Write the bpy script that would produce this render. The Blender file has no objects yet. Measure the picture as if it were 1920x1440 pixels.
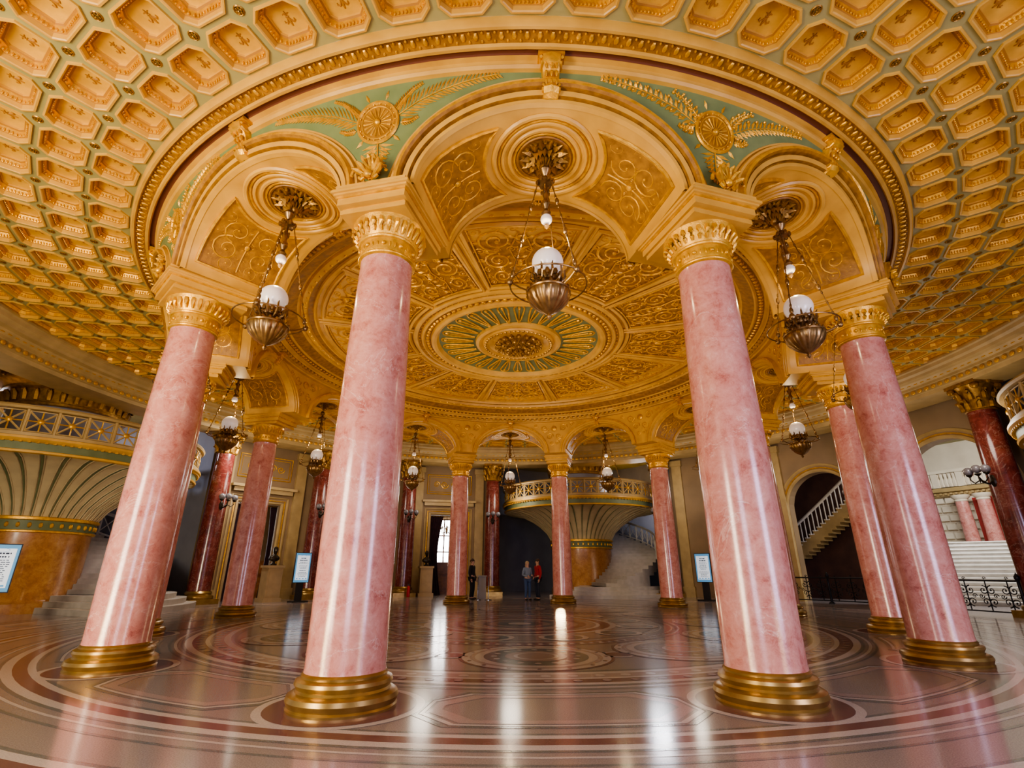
import bpy, math, random
from math import sin, cos, pi, sqrt, radians as R_, atan2, hypot
random.seed(4)
S=bpy.context.scene; COL=S.collection
CX,CY=0.2,14.3
def PP(phi,r,z=0): return (CX+r*sin(R_(phi)), CY+r*cos(R_(phi)), z)
# ------------------------------------------------------------------ materials
def mat(name,c,rough=.5,metal=0,c2=None,vs=3,bump=0,bs=30,coat=0,det=5,emit=0,ecol=None,spec=None):
    m=bpy.data.materials.new(name); m.use_nodes=True; n=m.node_tree.nodes; l=m.node_tree.links
    b=n['Principled BSDF']; b.inputs['Base Color'].default_value=(*c,1); b.inputs['Roughness'].default_value=rough
    b.inputs['Metallic'].default_value=metal; b.inputs['Coat Weight'].default_value=coat; b.inputs['Coat Roughness'].default_value=.06
    if spec is not None: b.inputs['Specular IOR Level'].default_value=spec
    if emit:
        b.inputs['Emission Color'].default_value=(*(ecol or c),1); b.inputs['Emission Strength'].default_value=emit
    tc=n.new('ShaderNodeTexCoord')
    if c2:
        no=n.new('ShaderNodeTexNoise'); no.inputs['Scale'].default_value=vs; no.inputs['Detail'].default_value=det
        l.new(tc.outputs['Object'],no.inputs['Vector'])
        cr=n.new('ShaderNodeValToRGB'); cr.color_ramp.elements[0].position=.35; cr.color_ramp.elements[1].position=.65
        cr.color_ramp.elements[0].color=(*c,1); cr.color_ramp.elements[1].color=(*c2,1)
        l.new(no.outputs['Fac'],cr.inputs['Fac']); l.new(cr.outputs['Color'],b.inputs['Base Color'])
    if bump:
        n2=n.new('ShaderNodeTexNoise'); n2.inputs['Scale'].default_value=bs; n2.inputs['Detail'].default_value=6
        l.new(tc.outputs['Object'],n2.inputs['Vector'])
        bu=n.new('ShaderNodeBump'); bu.inputs['Strength'].default_value=bump; bu.inputs['Distance'].default_value=.02
        l.new(n2.outputs['Fac'],bu.inputs['Height']); l.new(bu.outputs['Normal'],b.inputs['Normal'])
    return m
def marble(name,stops,vein,scale=2.2,vscale=1.6,rough=.2,vw=.012,vf=.5):
    m=bpy.data.materials.new(name); m.use_nodes=True; n=m.node_tree.nodes; l=m.node_tree.links
    b=n['Principled BSDF']; b.inputs['Roughness'].default_value=rough; b.inputs['Coat Weight'].default_value=.3; b.inputs['Coat Roughness'].default_value=.14
    tc=n.new('ShaderNodeTexCoord'); oi=n.new('ShaderNodeObjectInfo'); ad=n.new('ShaderNodeVectorMath'); ad.operation='ADD'
    ml=n.new('ShaderNodeMath'); ml.operation='MULTIPLY'; ml.inputs[1].default_value=40
    l.new(oi.outputs['Random'],ml.inputs[0]); l.new(tc.outputs['Object'],ad.inputs[0]); l.new(ml.outputs[0],ad.inputs[1])
    a=n.new('ShaderNodeTexNoise'); a.inputs['Scale'].default_value=scale; a.inputs['Detail'].default_value=14; a.inputs['Roughness'].default_value=.8; a.inputs['Distortion'].default_value=.3
    l.new(ad.outputs[0],a.inputs['Vector'])
    cr=n.new('ShaderNodeValToRGB'); e=cr.color_ramp.elements
    e[0].position=stops[0][0]; e[0].color=(*stops[0][1],1); e[1].position=stops[-1][0]; e[1].color=(*stops[-1][1],1)
    for p,c in stops[1:-1]:
        q=e.new(p); q.color=(*c,1)
    l.new(a.outputs['Fac'],cr.inputs['Fac'])
    v=n.new('ShaderNodeTexNoise'); v.inputs['Scale'].default_value=vscale; v.inputs['Detail'].default_value=9; v.inputs['Roughness'].default_value=.6; v.inputs['Distortion'].default_value=1.0
    l.new(ad.outputs[0],v.inputs['Vector'])
    vr=n.new('ShaderNodeValToRGB'); ve=vr.color_ramp.elements
    ve[0].position=.5-vw; ve[0].color=(0,0,0,1); ve[1].position=.5+vw; ve[1].color=(0,0,0,1); q=ve.new(.5); q.color=(vf,vf,vf,1)
    l.new(v.outputs['Fac'],vr.inputs['Fac'])
    mx=n.new('ShaderNodeMix'); mx.data_type='RGBA'; mx.inputs['B'].default_value=(*vein,1)
    l.new(vr.outputs['Color'],mx.inputs['Factor']); l.new(cr.outputs['Color'],mx.inputs['A']); l.new(mx.outputs['Result'],b.inputs['Base Color'])
    return m
CREAM=mat('cream_gold_plaster',(.70,.40,.075),.4,c2=(.56,.305,.055),vs=2)
CREAM2=mat('pale_plaster',(.50,.35,.155),.5,c2=(.40,.28,.12),vs=2)
CREAM3=mat('soffit_cream',(.66,.55,.33),.5,c2=(.56,.46,.28),vs=2)
GILT=mat('gilding',(.82,.45,.05),.33,.45,c2=(.58,.30,.03),vs=9,bump=.25,bs=40)
GOLDD=mat('dark_gilding',(.46,.25,.045),.35,.55,c2=(.26,.13,.025),vs=7,bump=.3,bs=30)
FLEUR=mat('brown_gold_paint',(.40,.18,.025),.5)
ORANGE=mat('ochre_ground',(.40,.185,.02),.5,c2=(.24,.105,.012),vs=8,bump=.3,bs=25)
YELL=mat('coffer_panel',(.80,.47,.075),.5,c2=(.64,.36,.05),vs=4)
SAGE=mat('sage_green_paint',(.38,.33,.13),.5,c2=(.31,.28,.11),vs=2)
GREEN=mat('green_paint',(.20,.25,.10),.5,c2=(.155,.205,.08),vs=3)
GREEN2=mat('muted_green_paint',(.17,.20,.10),.5,c2=(.13,.16,.075),vs=3)
MAROON=mat('maroon_groove_shadow',(.20,.07,.035),.5)  # shadow line of the ring groove, painted in as dark maroon
BRONZE=mat('bronze_gold_base',(.44,.29,.10),.3,.75,c2=(.32,.20,.065),vs=5)
LBR=mat('lamp_brass',(.36,.22,.09),.32,.8,c2=(.22,.13,.05),vs=12)
PINK=marble('pink_marble',[(.30,(.25,.06,.05)),(.39,(.45,.15,.12)),(.48,(.57,.24,.195)),(.58,(.63,.30,.25)),(.68,(.70,.41,.35)),(.76,(.77,.55,.49))],(.78,.58,.52),3.8,.9,.2,.005,.45)
RED=marble('dark_red_marble',[(.3,(.05,.014,.012)),(.5,(.16,.03,.024)),(.7,(.26,.08,.06))],(.4,.25,.2),3,2)
ORM=marble('orange_marble',[(.3,(.22,.08,.025)),(.5,(.44,.20,.06)),(.7,(.56,.33,.13))],(.3,.1,.05),3.5,1.5,.3)
GLASS=mat('frosted_globe',(.78,.70,.64),.25,coat=.4,emit=.2,ecol=(1,.85,.72))
GLASS2=mat('grey_globe',(.20,.19,.21),.15,coat=.6)
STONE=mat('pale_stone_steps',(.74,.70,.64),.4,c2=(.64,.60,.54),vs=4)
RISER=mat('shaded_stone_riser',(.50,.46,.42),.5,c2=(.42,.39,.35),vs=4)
WALLM=mat('taupe_wall',(.30,.20,.105),.6,c2=(.24,.16,.085),vs=1)
NICHE=mat('blue_grey_niche',(.28,.28,.33),.6,c2=(.23,.23,.28),vs=1)
IRON=mat('black_iron',(.015,.015,.018),.4,.6)
WOOD=mat('brown_wood',(.28,.11,.035),.4,c2=(.18,.065,.02),vs=6)
CURT=mat('dark_curtain',(.05,.015,.025),.8,c2=(.03,.01,.015),vs=5)
BEIGE=mat('beige_pedestal',(.42,.29,.16),.5,c2=(.36,.25,.14),vs=3)
DARKB=mat('dark_bronze',(.04,.03,.02),.35,.6)
BLACK=mat('black_plastic',(.02,.02,.022),.4)
WHITE=mat('screen_white',(.75,.82,.9),.4,emit=.6,ecol=(.8,.9,1))
BLUE=mat('screen_blue',(.10,.30,.5),.4,emit=.5,ecol=(.15,.4,.7))
INK=mat('screen_ink',(.03,.05,.12),.5)
LIGHTW=mat('bright_window',(.9,.9,.9),.5,emit=9,ecol=(1,.96,.93))
CREAMW=mat('cream_block_wall',(.76,.66,.50),.6,c2=(.66,.56,.42),vs=1)
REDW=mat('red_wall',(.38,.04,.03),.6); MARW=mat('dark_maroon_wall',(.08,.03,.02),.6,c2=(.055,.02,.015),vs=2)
SKIN=mat('skin',(.55,.33,.24),.5); HAIR=mat('brown_hair',(.06,.03,.02),.6)
def terr(name,c,c2):
    m=mat(name,c,.17,c2=c2,vs=90,coat=.4,det=3)
    m.node_tree.nodes['Principled BSDF'].inputs['Coat Roughness'].default_value=.12
    return m
F0=terr('terrazzo_brown',(.27,.235,.235),(.40,.36,.355)); F1=terr('terrazzo_pale',(.56,.51,.50),(.70,.66,.64))
F2=terr('terrazzo_maroon',(.16,.065,.07),(.25,.125,.125)); F3=terr('terrazzo_slate',(.12,.14,.15),(.22,.24,.25)); F4=terr('terrazzo_rose',(.40,.31,.31),(.50,.41,.40))
# ------------------------------------------------------------------ mesh builder
class MB:
    def __init__(s,mapf=None): s.v=[];s.f=[];s.m=[];s.cur=0;s.mapf=mapf
    def add(s,vs,fs):
        o=len(s.v); s.v+= [s.mapf(*p) for p in vs] if s.mapf else [tuple(p) for p in vs]
        for f in fs: s.f.append(tuple(i+o for i in f)); s.m.append(s.cur)
    def grid(s,fn,nu,nv,cu=False,cv=False,mj=None):
        vs=[fn(i,j) for i in range(nu) for j in range(nv)]; fs=[]
        for i in range(nu if cu else nu-1):
            for j in range(nv if cv else nv-1):
                a=i*nv+j; b=((i+1)%nu)*nv+j; c=((i+1)%nu)*nv+(j+1)%nv; d=i*nv+(j+1)%nv
                fs.append((a,b,c,d))
        k=len(s.m); s.add(vs,fs)
        if mj:
            w=nv if cv else nv-1
            for q in range(len(fs)): s.m[k+q]=mj(q%w)
    def lathe(s,prof,n=32,c=(0,0,0),a0=0,a1=360,mod=None,mj=None):
        full=abs(a1-a0)>=359.9; k=n if full else n+1
        def fn(i,j):
            a=R_(a0+(a1-a0)*i/n); r,z=prof[j]
            if mod: r*=mod(a,z)
            return (c[0]+r*sin(a),c[1]+r*cos(a),c[2]+z)
        s.grid(fn,k,len(prof),cu=full,mj=mj)
    def box(s,c,d,rz=0,top=1.0):
        x,y,z=d[0]/2,d[1]/2,d[2]/2; vs=[]
        for sz in(-1,1):
            k=top if sz>0 else 1
            for sx,sy in((-1,-1),(1,-1),(1,1),(-1,1)):
                px,py=sx*x*k,sy*y*k
                vs.append((c[0]+px*cos(rz)-py*sin(rz),c[1]+px*sin(rz)+py*cos(rz),c[2]+sz*z))
        s.add(vs,[(3,2,1,0),(4,5,6,7),(0,1,5,4),(1,2,6,5),(2,3,7,6),(3,0,4,7)])
    def tube(s,pts,rad,n=6,closed=False,cap=True,ref=None):
        N=len(pts); rf=rad if callable(rad) else (lambda i:rad); vs=[]
        for i,p in enumerate(pts):
            a=pts[(i-1)%N] if (closed or i>0) else p; b=pts[(i+1)%N] if (closed or i<N-1) else p
            t=[b[k]-a[k] for k in range(3)]; L=sqrt(sum(q*q for q in t)) or 1; t=[q/L for q in t]
            u=ref or ((0,0,1) if abs(t[2])<.9 else (1,0,0))
            w=(t[1]*u[2]-t[2]*u[1],t[2]*u[0]-t[0]*u[2],t[0]*u[1]-t[1]*u[0]); L=sqrt(sum(q*q for q in w)) or 1; w=[q/L for q in w]
            q_=(w[1]*t[2]-w[2]*t[1],w[2]*t[0]-w[0]*t[2],w[0]*t[1]-w[1]*t[0]); r=rf(i)
            for k in range(n):
                an=2*pi*k/n; ca,sa=r*cos(an),r*sin(an)
                vs.append((p[0]+w[0]*ca+q_[0]*sa,p[1]+w[1]*ca+q_[1]*sa,p[2]+w[2]*ca+q_[2]*sa))
        fs=[]
        for i in range(N if closed else N-1):
            for k in range(n):
                fs.append((i*n+k,i*n+(k+1)%n,((i+1)%N)*n+(k+1)%n,((i+1)%N)*n+k))
        if cap and not closed: fs.append(tuple(range(n))[::-1]); fs.append(tuple((N-1)*n+k for k in range(n)))
        s.add(vs,fs)
    def blob(s,c,r,nu=8,nv=5,rz=0):
        if not hasattr(r,'__len__'): r=(r,r,r)
        vs=[(c[0],c[1],c[2]-r[2])]
        for j in range(1,nv):
            b=-pi/2+pi*j/nv
            for i in range(nu):
                a=2*pi*i/nu; x,y=r[0]*cos(b)*cos(a),r[1]*cos(b)*sin(a)
                vs.append((c[0]+x*cos(rz)-y*sin(rz),c[1]+x*sin(rz)+y*cos(rz),c[2]+r[2]*sin(b)))
        vs.append((c[0],c[1],c[2]+r[2])); T=len(vs)-1; fs=[]
        for i in range(nu):
            k=(i+1)%nu; fs.append((0,1+k,1+i)); fs.append((T,T-nu+i,T-nu+k))
            for j in range(nv-2): fs.append((1+j*nu+i,1+j*nu+k,1+(j+1)*nu+k,1+(j+1)*nu+i))
        s.add(vs,fs)
    def leaf(s,x,y,a,L,W,H,h0=0):
        def p(u,w,h): return (x+u*cos(a)-w*sin(a), y+u*sin(a)+w*cos(a), h)
        s.add([p(0,0,h0),p(.45*L,W/2,h0),p(L,0,h0+.3*H),p(.45*L,-W/2,h0),p(.45*L,0,h0+H)],[(0,3,4),(3,2,4),(2,1,4),(1,0,4)])
    def spiral(s,cx,cy,R,d=1,a0=0,turns=1.5,w=.03,leaves=5,n=20):
        pts=[];
        for i in range(n+1):
            q=i/n; a=a0+d*2*pi*turns*q; r=R*(1-q)**.85+.12*R
            pts.append((cx+r*cos(a),cy+r*sin(a),.35*w))
        s.tube(pts,lambda i:w*(1-.45*i/n),5,ref=(0,0,1))
        s.blob((pts[-1][0],pts[-1][1],w*.5),(w*1.6,w*1.6,w*1.2),6,4)
        for k in range(leaves):
            i=int(k*n*.55/leaves)+1; p=pts[i]; a=a0+d*2*pi*turns*i/n
            s.leaf(p[0],p[1],a+d*.7,R*.42,R*.2,w*1.1)
    def build(s,name,mats,parent=None,smooth=True,loc=(0,0,0),rz=0,ang=38):
        me=bpy.data.meshes.new(name); me.from_pydata(s.v,[],s.f)
        if not isinstance(mats,(list,tuple)): mats=[mats]
        for m in mats: me.materials.append(m)
        if len(mats)>1: me.polygons.foreach_set('material_index',s.m)
        me.update()
        if smooth:
            me.shade_smooth(); me.set_sharp_from_angle(angle=R_(ang))
        o=bpy.data.objects.new(name,me); COL.objects.link(o); o.location=loc; o.rotation_euler=(0,0,rz)
        if parent: o.parent=parent
        return o
def tag(o,label=None,cat=None,group=None,kind=None):
    if label:o['label']=label
    if cat:o['category']=cat
    if group:o['group']=group
    if kind:o['kind']=kind
    return o
def empty(name,loc=(0,0,0),rz=0,parent=None):
    o=bpy.data.objects.new(name,None); COL.objects.link(o); o.location=loc; o.rotation_euler=(0,0,rz); o.empty_display_size=.1
    if parent:o.parent=parent
    return o
def dup(o,parent=None,loc=None,rz=None):
    c=o.copy(); COL.objects.link(c)
    if parent: c.parent=parent
    if loc is not None: c.location=loc
    if rz is not None: c.rotation_euler=(0,0,rz)
    for ch in list(o.children): dup(ch,c)
    return c
def pol(r,th,z): return (r*sin(th),r*cos(th),z)
RC=(CX,CY,0)
# ------------------------------------------------------------------ floor
m=MB()
m.lathe([(0,0),(8,0),(16,0),(34,0)],96)
m.lathe([(34,0),(34,-.3)],96)
def rb(c,r0,r1,lay,mi,n=64):
    m.cur=mi; m.lathe([(r0,.0015*lay),(r1,.0015*lay)],n,(c[0],c[1],0))
for r0,r1,mi in((9.3,9.35,3),(9.35,9.44,1),(9.44,9.60,2),(9.60,9.72,1),(9.72,9.77,3),(9.86,9.90,1),(10.02,10.06,3),(10.5,10.55,3),(10.55,10.66,1),(10.66,10.8,2),(10.8,10.88,1),(10.96,11.0,3),(11.6,11.68,2),(11.68,11.9,1),(12.0,12.9,4),(12.9,13.1,1),(13.2,13.3,2),(13.6,13.65,3),(7.62,7.66,3),(7.52,7.57,1),(6.98,7.06,1),(7.06,7.28,2),(7.28,7.40,1),(7.42,7.46,3),(6.5,6.56,3),(6.62,6.74,1),(6.74,6.98,4),(3.95,4.05,2),(3.75,3.95,1),(3.65,3.75,2),(3.5,3.54,1),(3.3,3.34,3),(2.3,2.45,1),(2.05,2.3,2),(1.95,2.05,1)):
    rb((0,0),r0,r1,1,mi,128)
rb((0,0),0,1.8,1,4);rb((0,0),1.5,1.7,2,2);rb((0,0),1.2,1.3,2,1);rb((0,0),.8,.95,2,3);rb((0,0),0,.6,2,3);rb((0,0),0,.3,3,1)
for k in range(12):
    a=R_(28+30*k); c=(5.28*sin(a),5.28*cos(a))
    rb(c,0,1.24,2,2,48);rb(c,0,1.19,3,1,48);rb(c,0,1.06,4,4,48);rb(c,0,.98,5,1,48);rb(c,0,.84,6,3 if k%2 else 0,48);rb(c,0,.5,7,4,32);rb(c,.3,.36,8,1,24)
    for t in range(16):
        b=2*pi*t/16; rb((c[0]+.67*sin(b),c[1]+.67*cos(b)),0,.055,7,1,8)
        rb((c[0]+1.12*sin(b),c[1]+1.12*cos(b)),0,.035,7,2,8)
    a=R_(13+30*k); c=(5.28*sin(a),5.28*cos(a)); rb(c,0,.3,2,1,24); rb(c,0,.22,3,2,24)
    c=(8.6*sin(a),8.6*cos(a)); rb(c,0,.84,2,1,48); rb(c,0,.75,3,2,48)
    c=(2.95*sin(a),2.95*cos(a)); rb(c,.40,.52,3,1,24); rb(c,0,.40,3,3,24); rb(c,0,.22,4,4,24)
    for dd in(-7.5,0,7.5,15):
        a2=R_(13+30*k+dd); c=(12.45*sin(a2),12.45*cos(a2)); rb(c,.26,.36,3,1,20); rb(c,0,.26,3,3 if dd else 2,20)
    for dd in range(10):
        a2=R_(13+30*k+3*dd); c=(6.86*sin(a2),6.86*cos(a2)); rb(c,0,.07,3,1,10); c=(7.17*sin(a2),7.17*cos(a2)); rb(c,0,.06,3,4,10); a2+=R_(1.5); c=(3.85*sin(a2),3.85*cos(a2)); rb(c,0,.07,3,2,10)
    A=28+30*k; r0,r1,w=7.8,9.15,9.6
    for mi,o1,o2 in((3,0,.05),(1,.06,.10),(4,.13,.24)):
        def loop(q):
            W=w-q/8.5*57.3; R1,R0=r1-q,r0+q; L=[]; cc=.35; cd_=2.4
            for i in range(15): L.append((R1,A-W+cd_+2*(W-cd_)*i/14))
            L.append((R1-cc,A+W)); L.append((R0+cc,A+W))
            for i in range(15): L.append((R0,A+W-cd_-2*(W-cd_)*i/14))
            L.append((R0+cc,A-W)); L.append((R1-cc,A-W)); return L
        La,Lb=loop(o1),loop(o2); n=len(La); vs=[pol(r,R_(p),.0022) for r,p in La+Lb]
        m.cur=mi; m.add(vs,[(i,(i+1)%n,n+(i+1)%n,n+i) for i in range(n)])
tag(m.build('floor',[F0,F1,F2,F3,F4],None,False,RC),kind='structure')
# ------------------------------------------------------------------ columns of the ring
col_lab={193:'pink marble column with gilded base, nearest one left of the centre',163:'pink marble column with gilded base, nearest one right of the centre',
223:'thick pink column second in front on the left, beside the left signboard',133:'thick pink column at far right front with gilded base',
253:'pink column mostly hidden behind the second left front column',283:'pink column left side by the curtained doorway and bust',
313:'pink column hidden behind the nearest left column',343:'slender-looking far pink column beside the man in dark clothes',
13:'far pink column in front of the winding stair, beside the two visitors',43:'far pink column right of the white winding steps',
73:'pink column peeking out behind the nearest right column',103:'pink column on the right just behind the far right front column'}
def make_column():
    root=empty('marble_column')
    m=MB(); m.lathe([(r*.955,z*.9) for r,z in [(0,0),(.57,0),(.575,.03),(.56,.05),(.57,.07),(.585,.11),(.57,.155),(.54,.175),(.50,.185),(.485,.21),(.50,.235),(.515,.26),(.505,.295),(.47,.31),(.45,.32),(.455,.345),(.44,.365),(.42,.375)]],56)
    m.build('base',BRONZE,root)
    m=MB(); m.lathe([(.415,.32),(.408,.38),(.41,1.6),(.40,2.8),(.378,4.0),(.348,5.1),(.345,5.25),(.36,5.28)],56); m.build('shaft',PINK,root)
    m=MB(); m.lathe([(.345,5.22),(.38,5.235),(.388,5.25),(.38,5.27),(.36,5.28),(.365,5.30),(.37,5.46),(.395,5.47),(.405,5.49),(.395,5.51),(.41,5.54),(.45,5.62),(.475,5.7),(.49,5.74),(.50,5.77),(.48,5.8)],48)
    for k in range(10):
        a=2*pi*k/10; m.blob((.37*cos(a),.37*sin(a),5.37),(.033,.033,.033),8,5)
        for d in(-.1,.1): m.blob((.368*cos(a+pi/10+d),.368*sin(a+pi/10+d),5.37),(.014,.014,.04),5,4)
    for k in range(28):
        a=2*pi*k/28; m.tube([(.415*cos(a),.415*sin(a),5.54),(.45*cos(a),.45*sin(a),5.59),(.48*cos(a),.48*sin(a),5.65),(.485*cos(a),.485*sin(a),5.71)],lambda i:(.018,.030,.036,.024)[i],6)
    m.build('capital',GILT,root)
    m=MB()
    for w,d,z0,z1,mi in((.94,1.18,5.77,5.84,0),(.90,1.14,5.84,5.87,1),(.97,1.32,5.87,5.97,0),(1.0,1.36,5.97,6.0,1),(1.05,1.42,6.0,6.03,0),(1.11,1.48,6.03,6.07,0),(1.09,1.46,6.07,6.085,1),(1.0,1.42,6.085,6.15,0)):
        m.cur=mi; m.box((0,-.05,(z0+z1)/2),(w,d,z1-z0))
    blk=m.build('impost_block',[CREAM,GILT],root,False)
    m=MB()
    for k in range(7):
        a=pi/2+(k-3)*.42; pts=[(.0,.66,6.18),(.10*cos(a)*1,.70,6.20+.14*sin(a)),(.18*cos(a),.74,6.2+.26*sin(a)),(.22*cos(a),.80,6.18+.30*sin(a))]
        m.tube(pts,lambda i:(.03,.035,.04,.015)[i],6)
    for s in(-1,1):
        m.tube([(s*(.16+.09*cos(t/5*pi)),.72,6.22+.09*sin(t/5*pi*1.3)) for t in range(8)],.025,6)
    m.blob((0,.74,6.2),(.06,.05,.06)); m.blob((0,-.82,6.24),(.12,.06,.14))
    m.build('palmette',GILT,blk)
    return root
c0=make_column(); first=True
for phi in col_lab:
    o=c0 if first else dup(c0); first=False
    o.location=PP(phi,8.6); o.rotation_euler=(0,0,-R_(phi)); tag(o,col_lab[phi],'column','pink marble columns of the rotunda ring')
# ------------------------------------------------------------------ arcade
ZS=6.12; B=1.12; D=R_(11.5); RO,RI=9.1,7.42
def rout(z): return RO+.27*max(0,min(1,(z-ZS)/1.65))**1.7
def arcz(th,a,b):
    q=1-(th/a)**2; return ZS+b*sqrt(q) if q>0 else ZS
arc=empty('wall_arcade',RC); tag(arc,kind='structure')
H15=R_(15)
def arches():
    m=MB(); n=36
    def so(i,j):
        z=ZS+B*sin(pi*i/n); r1=rout(z)+.005; return pol(RI+(r1-RI)*j/6, D*cos(pi*i/n), z)
    m.grid(so,n+1,7)
    N=60
    ths=sorted(set([-H15+2*H15*i/N for i in range(N+1)]+[-D,D]+[D*cos(pi*i/36) for i in range(37)])); K=len(ths)
    def outer(i,j):
        th=ths[i]; z0=arcz(th,D,B); z=z0+(7.86-z0)*j/8; return pol(rout(z),th,z)
    def inner(i,j):
        th=ths[i]; z0=arcz(th,D,B); z=z0+(7.55-z0)*j/2; return pol(RI,th,z)
    m.grid(outer,K,9); m.grid(inner,K,3)
    for s in(-1,1): m.add([pol(RI,s*D,ZS),pol(RO,s*D,ZS),pol(RO,s*H15,ZS),pol(RI,s*H15,ZS)],[(0,1,2,3)])
    body=m.build('arch_body',CREAM,arc)
    m=MB(); pr=[(-.01,-.02),(0,.05),(.05,.05),(.055,.03),(.075,.03),(.08,.08),(.15,.085),(.155,.06),(.175,.06),(.18,.12),(.205,.15),(.245,.15),(.27,.11),(.275,.08),(.32,.08),(.34,-.02)]
    def av(i,j):
        t=pi*i/40; d,p=pr[j]; z=ZS+(B+d)*sin(t); return pol(rout(z)+p,(D*RO+d)*cos(t)/RO,z)
    m.grid(av,41,len(pr),mj=lambda j:1 if j in(2,3,4,7,8,9) else (2 if j in(10,11) else 0)); a1=m.build('archivolt',[CREAM,ORANGE,GILT],arc,ang=30)
    m=MB(); pi_=[(-.01,-.02),(0,.05),(.05,.05),(.06,.08),(.14,.08),(.15,.11),(.19,.11),(.2,-.02)]
    def ai(i,j):
        t=pi*i/40; d,p=pi_[j]; z=ZS+(B+d)*sin(t); return pol(RI-p,(D*RI+d)*cos(t)/RI,z)
    m.grid(ai,41,len(pi_),mj=lambda j:1 if j==5 else 0); a2=m.build('archivolt',[CREAM,GILT],arc,ang=30)
    return [body,a1,a2]
def keystone(inn=False):
    m=MB(); s=-1 if inn else 1; r=(RI if inn else 9.28); zt=7.5 if inn else 7.84; h=.34 if inn else .56
    prof=[(0,.0),(.26,.0),(.30,-.06),(.28,-.14),(.2,-.17),(.15,-.24),(.11,-.34),(.13,-.42),(.15,-.48),(.1,-.54),(0,-.56)]
    k=h/.56; w=.14*(.7 if inn else 1)
    def fn(i,j):
        x=(-1,-.92,-.4,0,.4,.92,1)[i]; y,z=prof[j]; e=(.0,.0,.02,.035,.02,.0,.0)[i]
        if i in(0,6): y=0
        return (x*w*(1-.25*j/10), r+s*(y+e)*(.7 if inn else 1), zt+z*k)
    m.grid(fn,7,len(prof))
    for q in(-1,1):
        m.tube([(q*w*(1.02-.02*t), r+s*(.19+.09*cos(t*.8))*(.7 if inn else 1), zt-(.09-.07*sin(t*.8))*k) for t in range(8)],.022,6)
        m.tube([(q*w*.78, r+s*(.10+.05*cos(t*.8))*(.7 if inn else 1), zt-(.44-.05*sin(t*.8))*k) for t in range(8)],.018,6)
    for t in range(5):
        for q in(-1,0,1): m.blob((q*w*.5,r+s*(.28-.045*t)*(.7 if inn else 1),zt-(.08+.1*t)*k),(.022,.03,.055),6,4)
    m.box((0,r+s*.12,zt+.0),(.36*(.7 if inn else 1),.34,.05))
    return m.build('keystone',GILT,arc)
RM=(RO+RI)/2; AA=D*RM
tab=[(0,pi/2)]; px,pz=0,B
for i in range(1,201):
    t=pi/2-(pi/2)*i/200; x,z=AA*cos(t),B*sin(t); tab.append((tab[-1][0]+hypot(x-px,z-pz),t)); px,pz=x,z
SL=tab[-1][0]
def soff(x,y,h):
    s=min(abs(x),SL-1e-4); i=int(s/SL*200)
    i=min(i,199)
    while tab[i][0]>s: i-=1
    while tab[i+1][0]<s: i+=1
    f=(s-tab[i][0])/(tab[i+1][0]-tab[i][0]); t=tab[i][1]+f*(tab[i+1][1]-tab[i][1])
    X,Z=AA*cos(t),B*sin(t); nx,nz=-cos(t)/AA,-sin(t)/B; L=hypot(nx,nz); X+=h*nx/L; Z+=h*nz/L
    return pol(RM+.06+y,(X if x>=0 else -X)/RM,ZS+Z)
def circ(c,r,h,n=32): return [(c[0]+r*cos(2*pi*i/n),c[1]+r*sin(2*pi*i/n),h) for i in range(n)]
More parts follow.
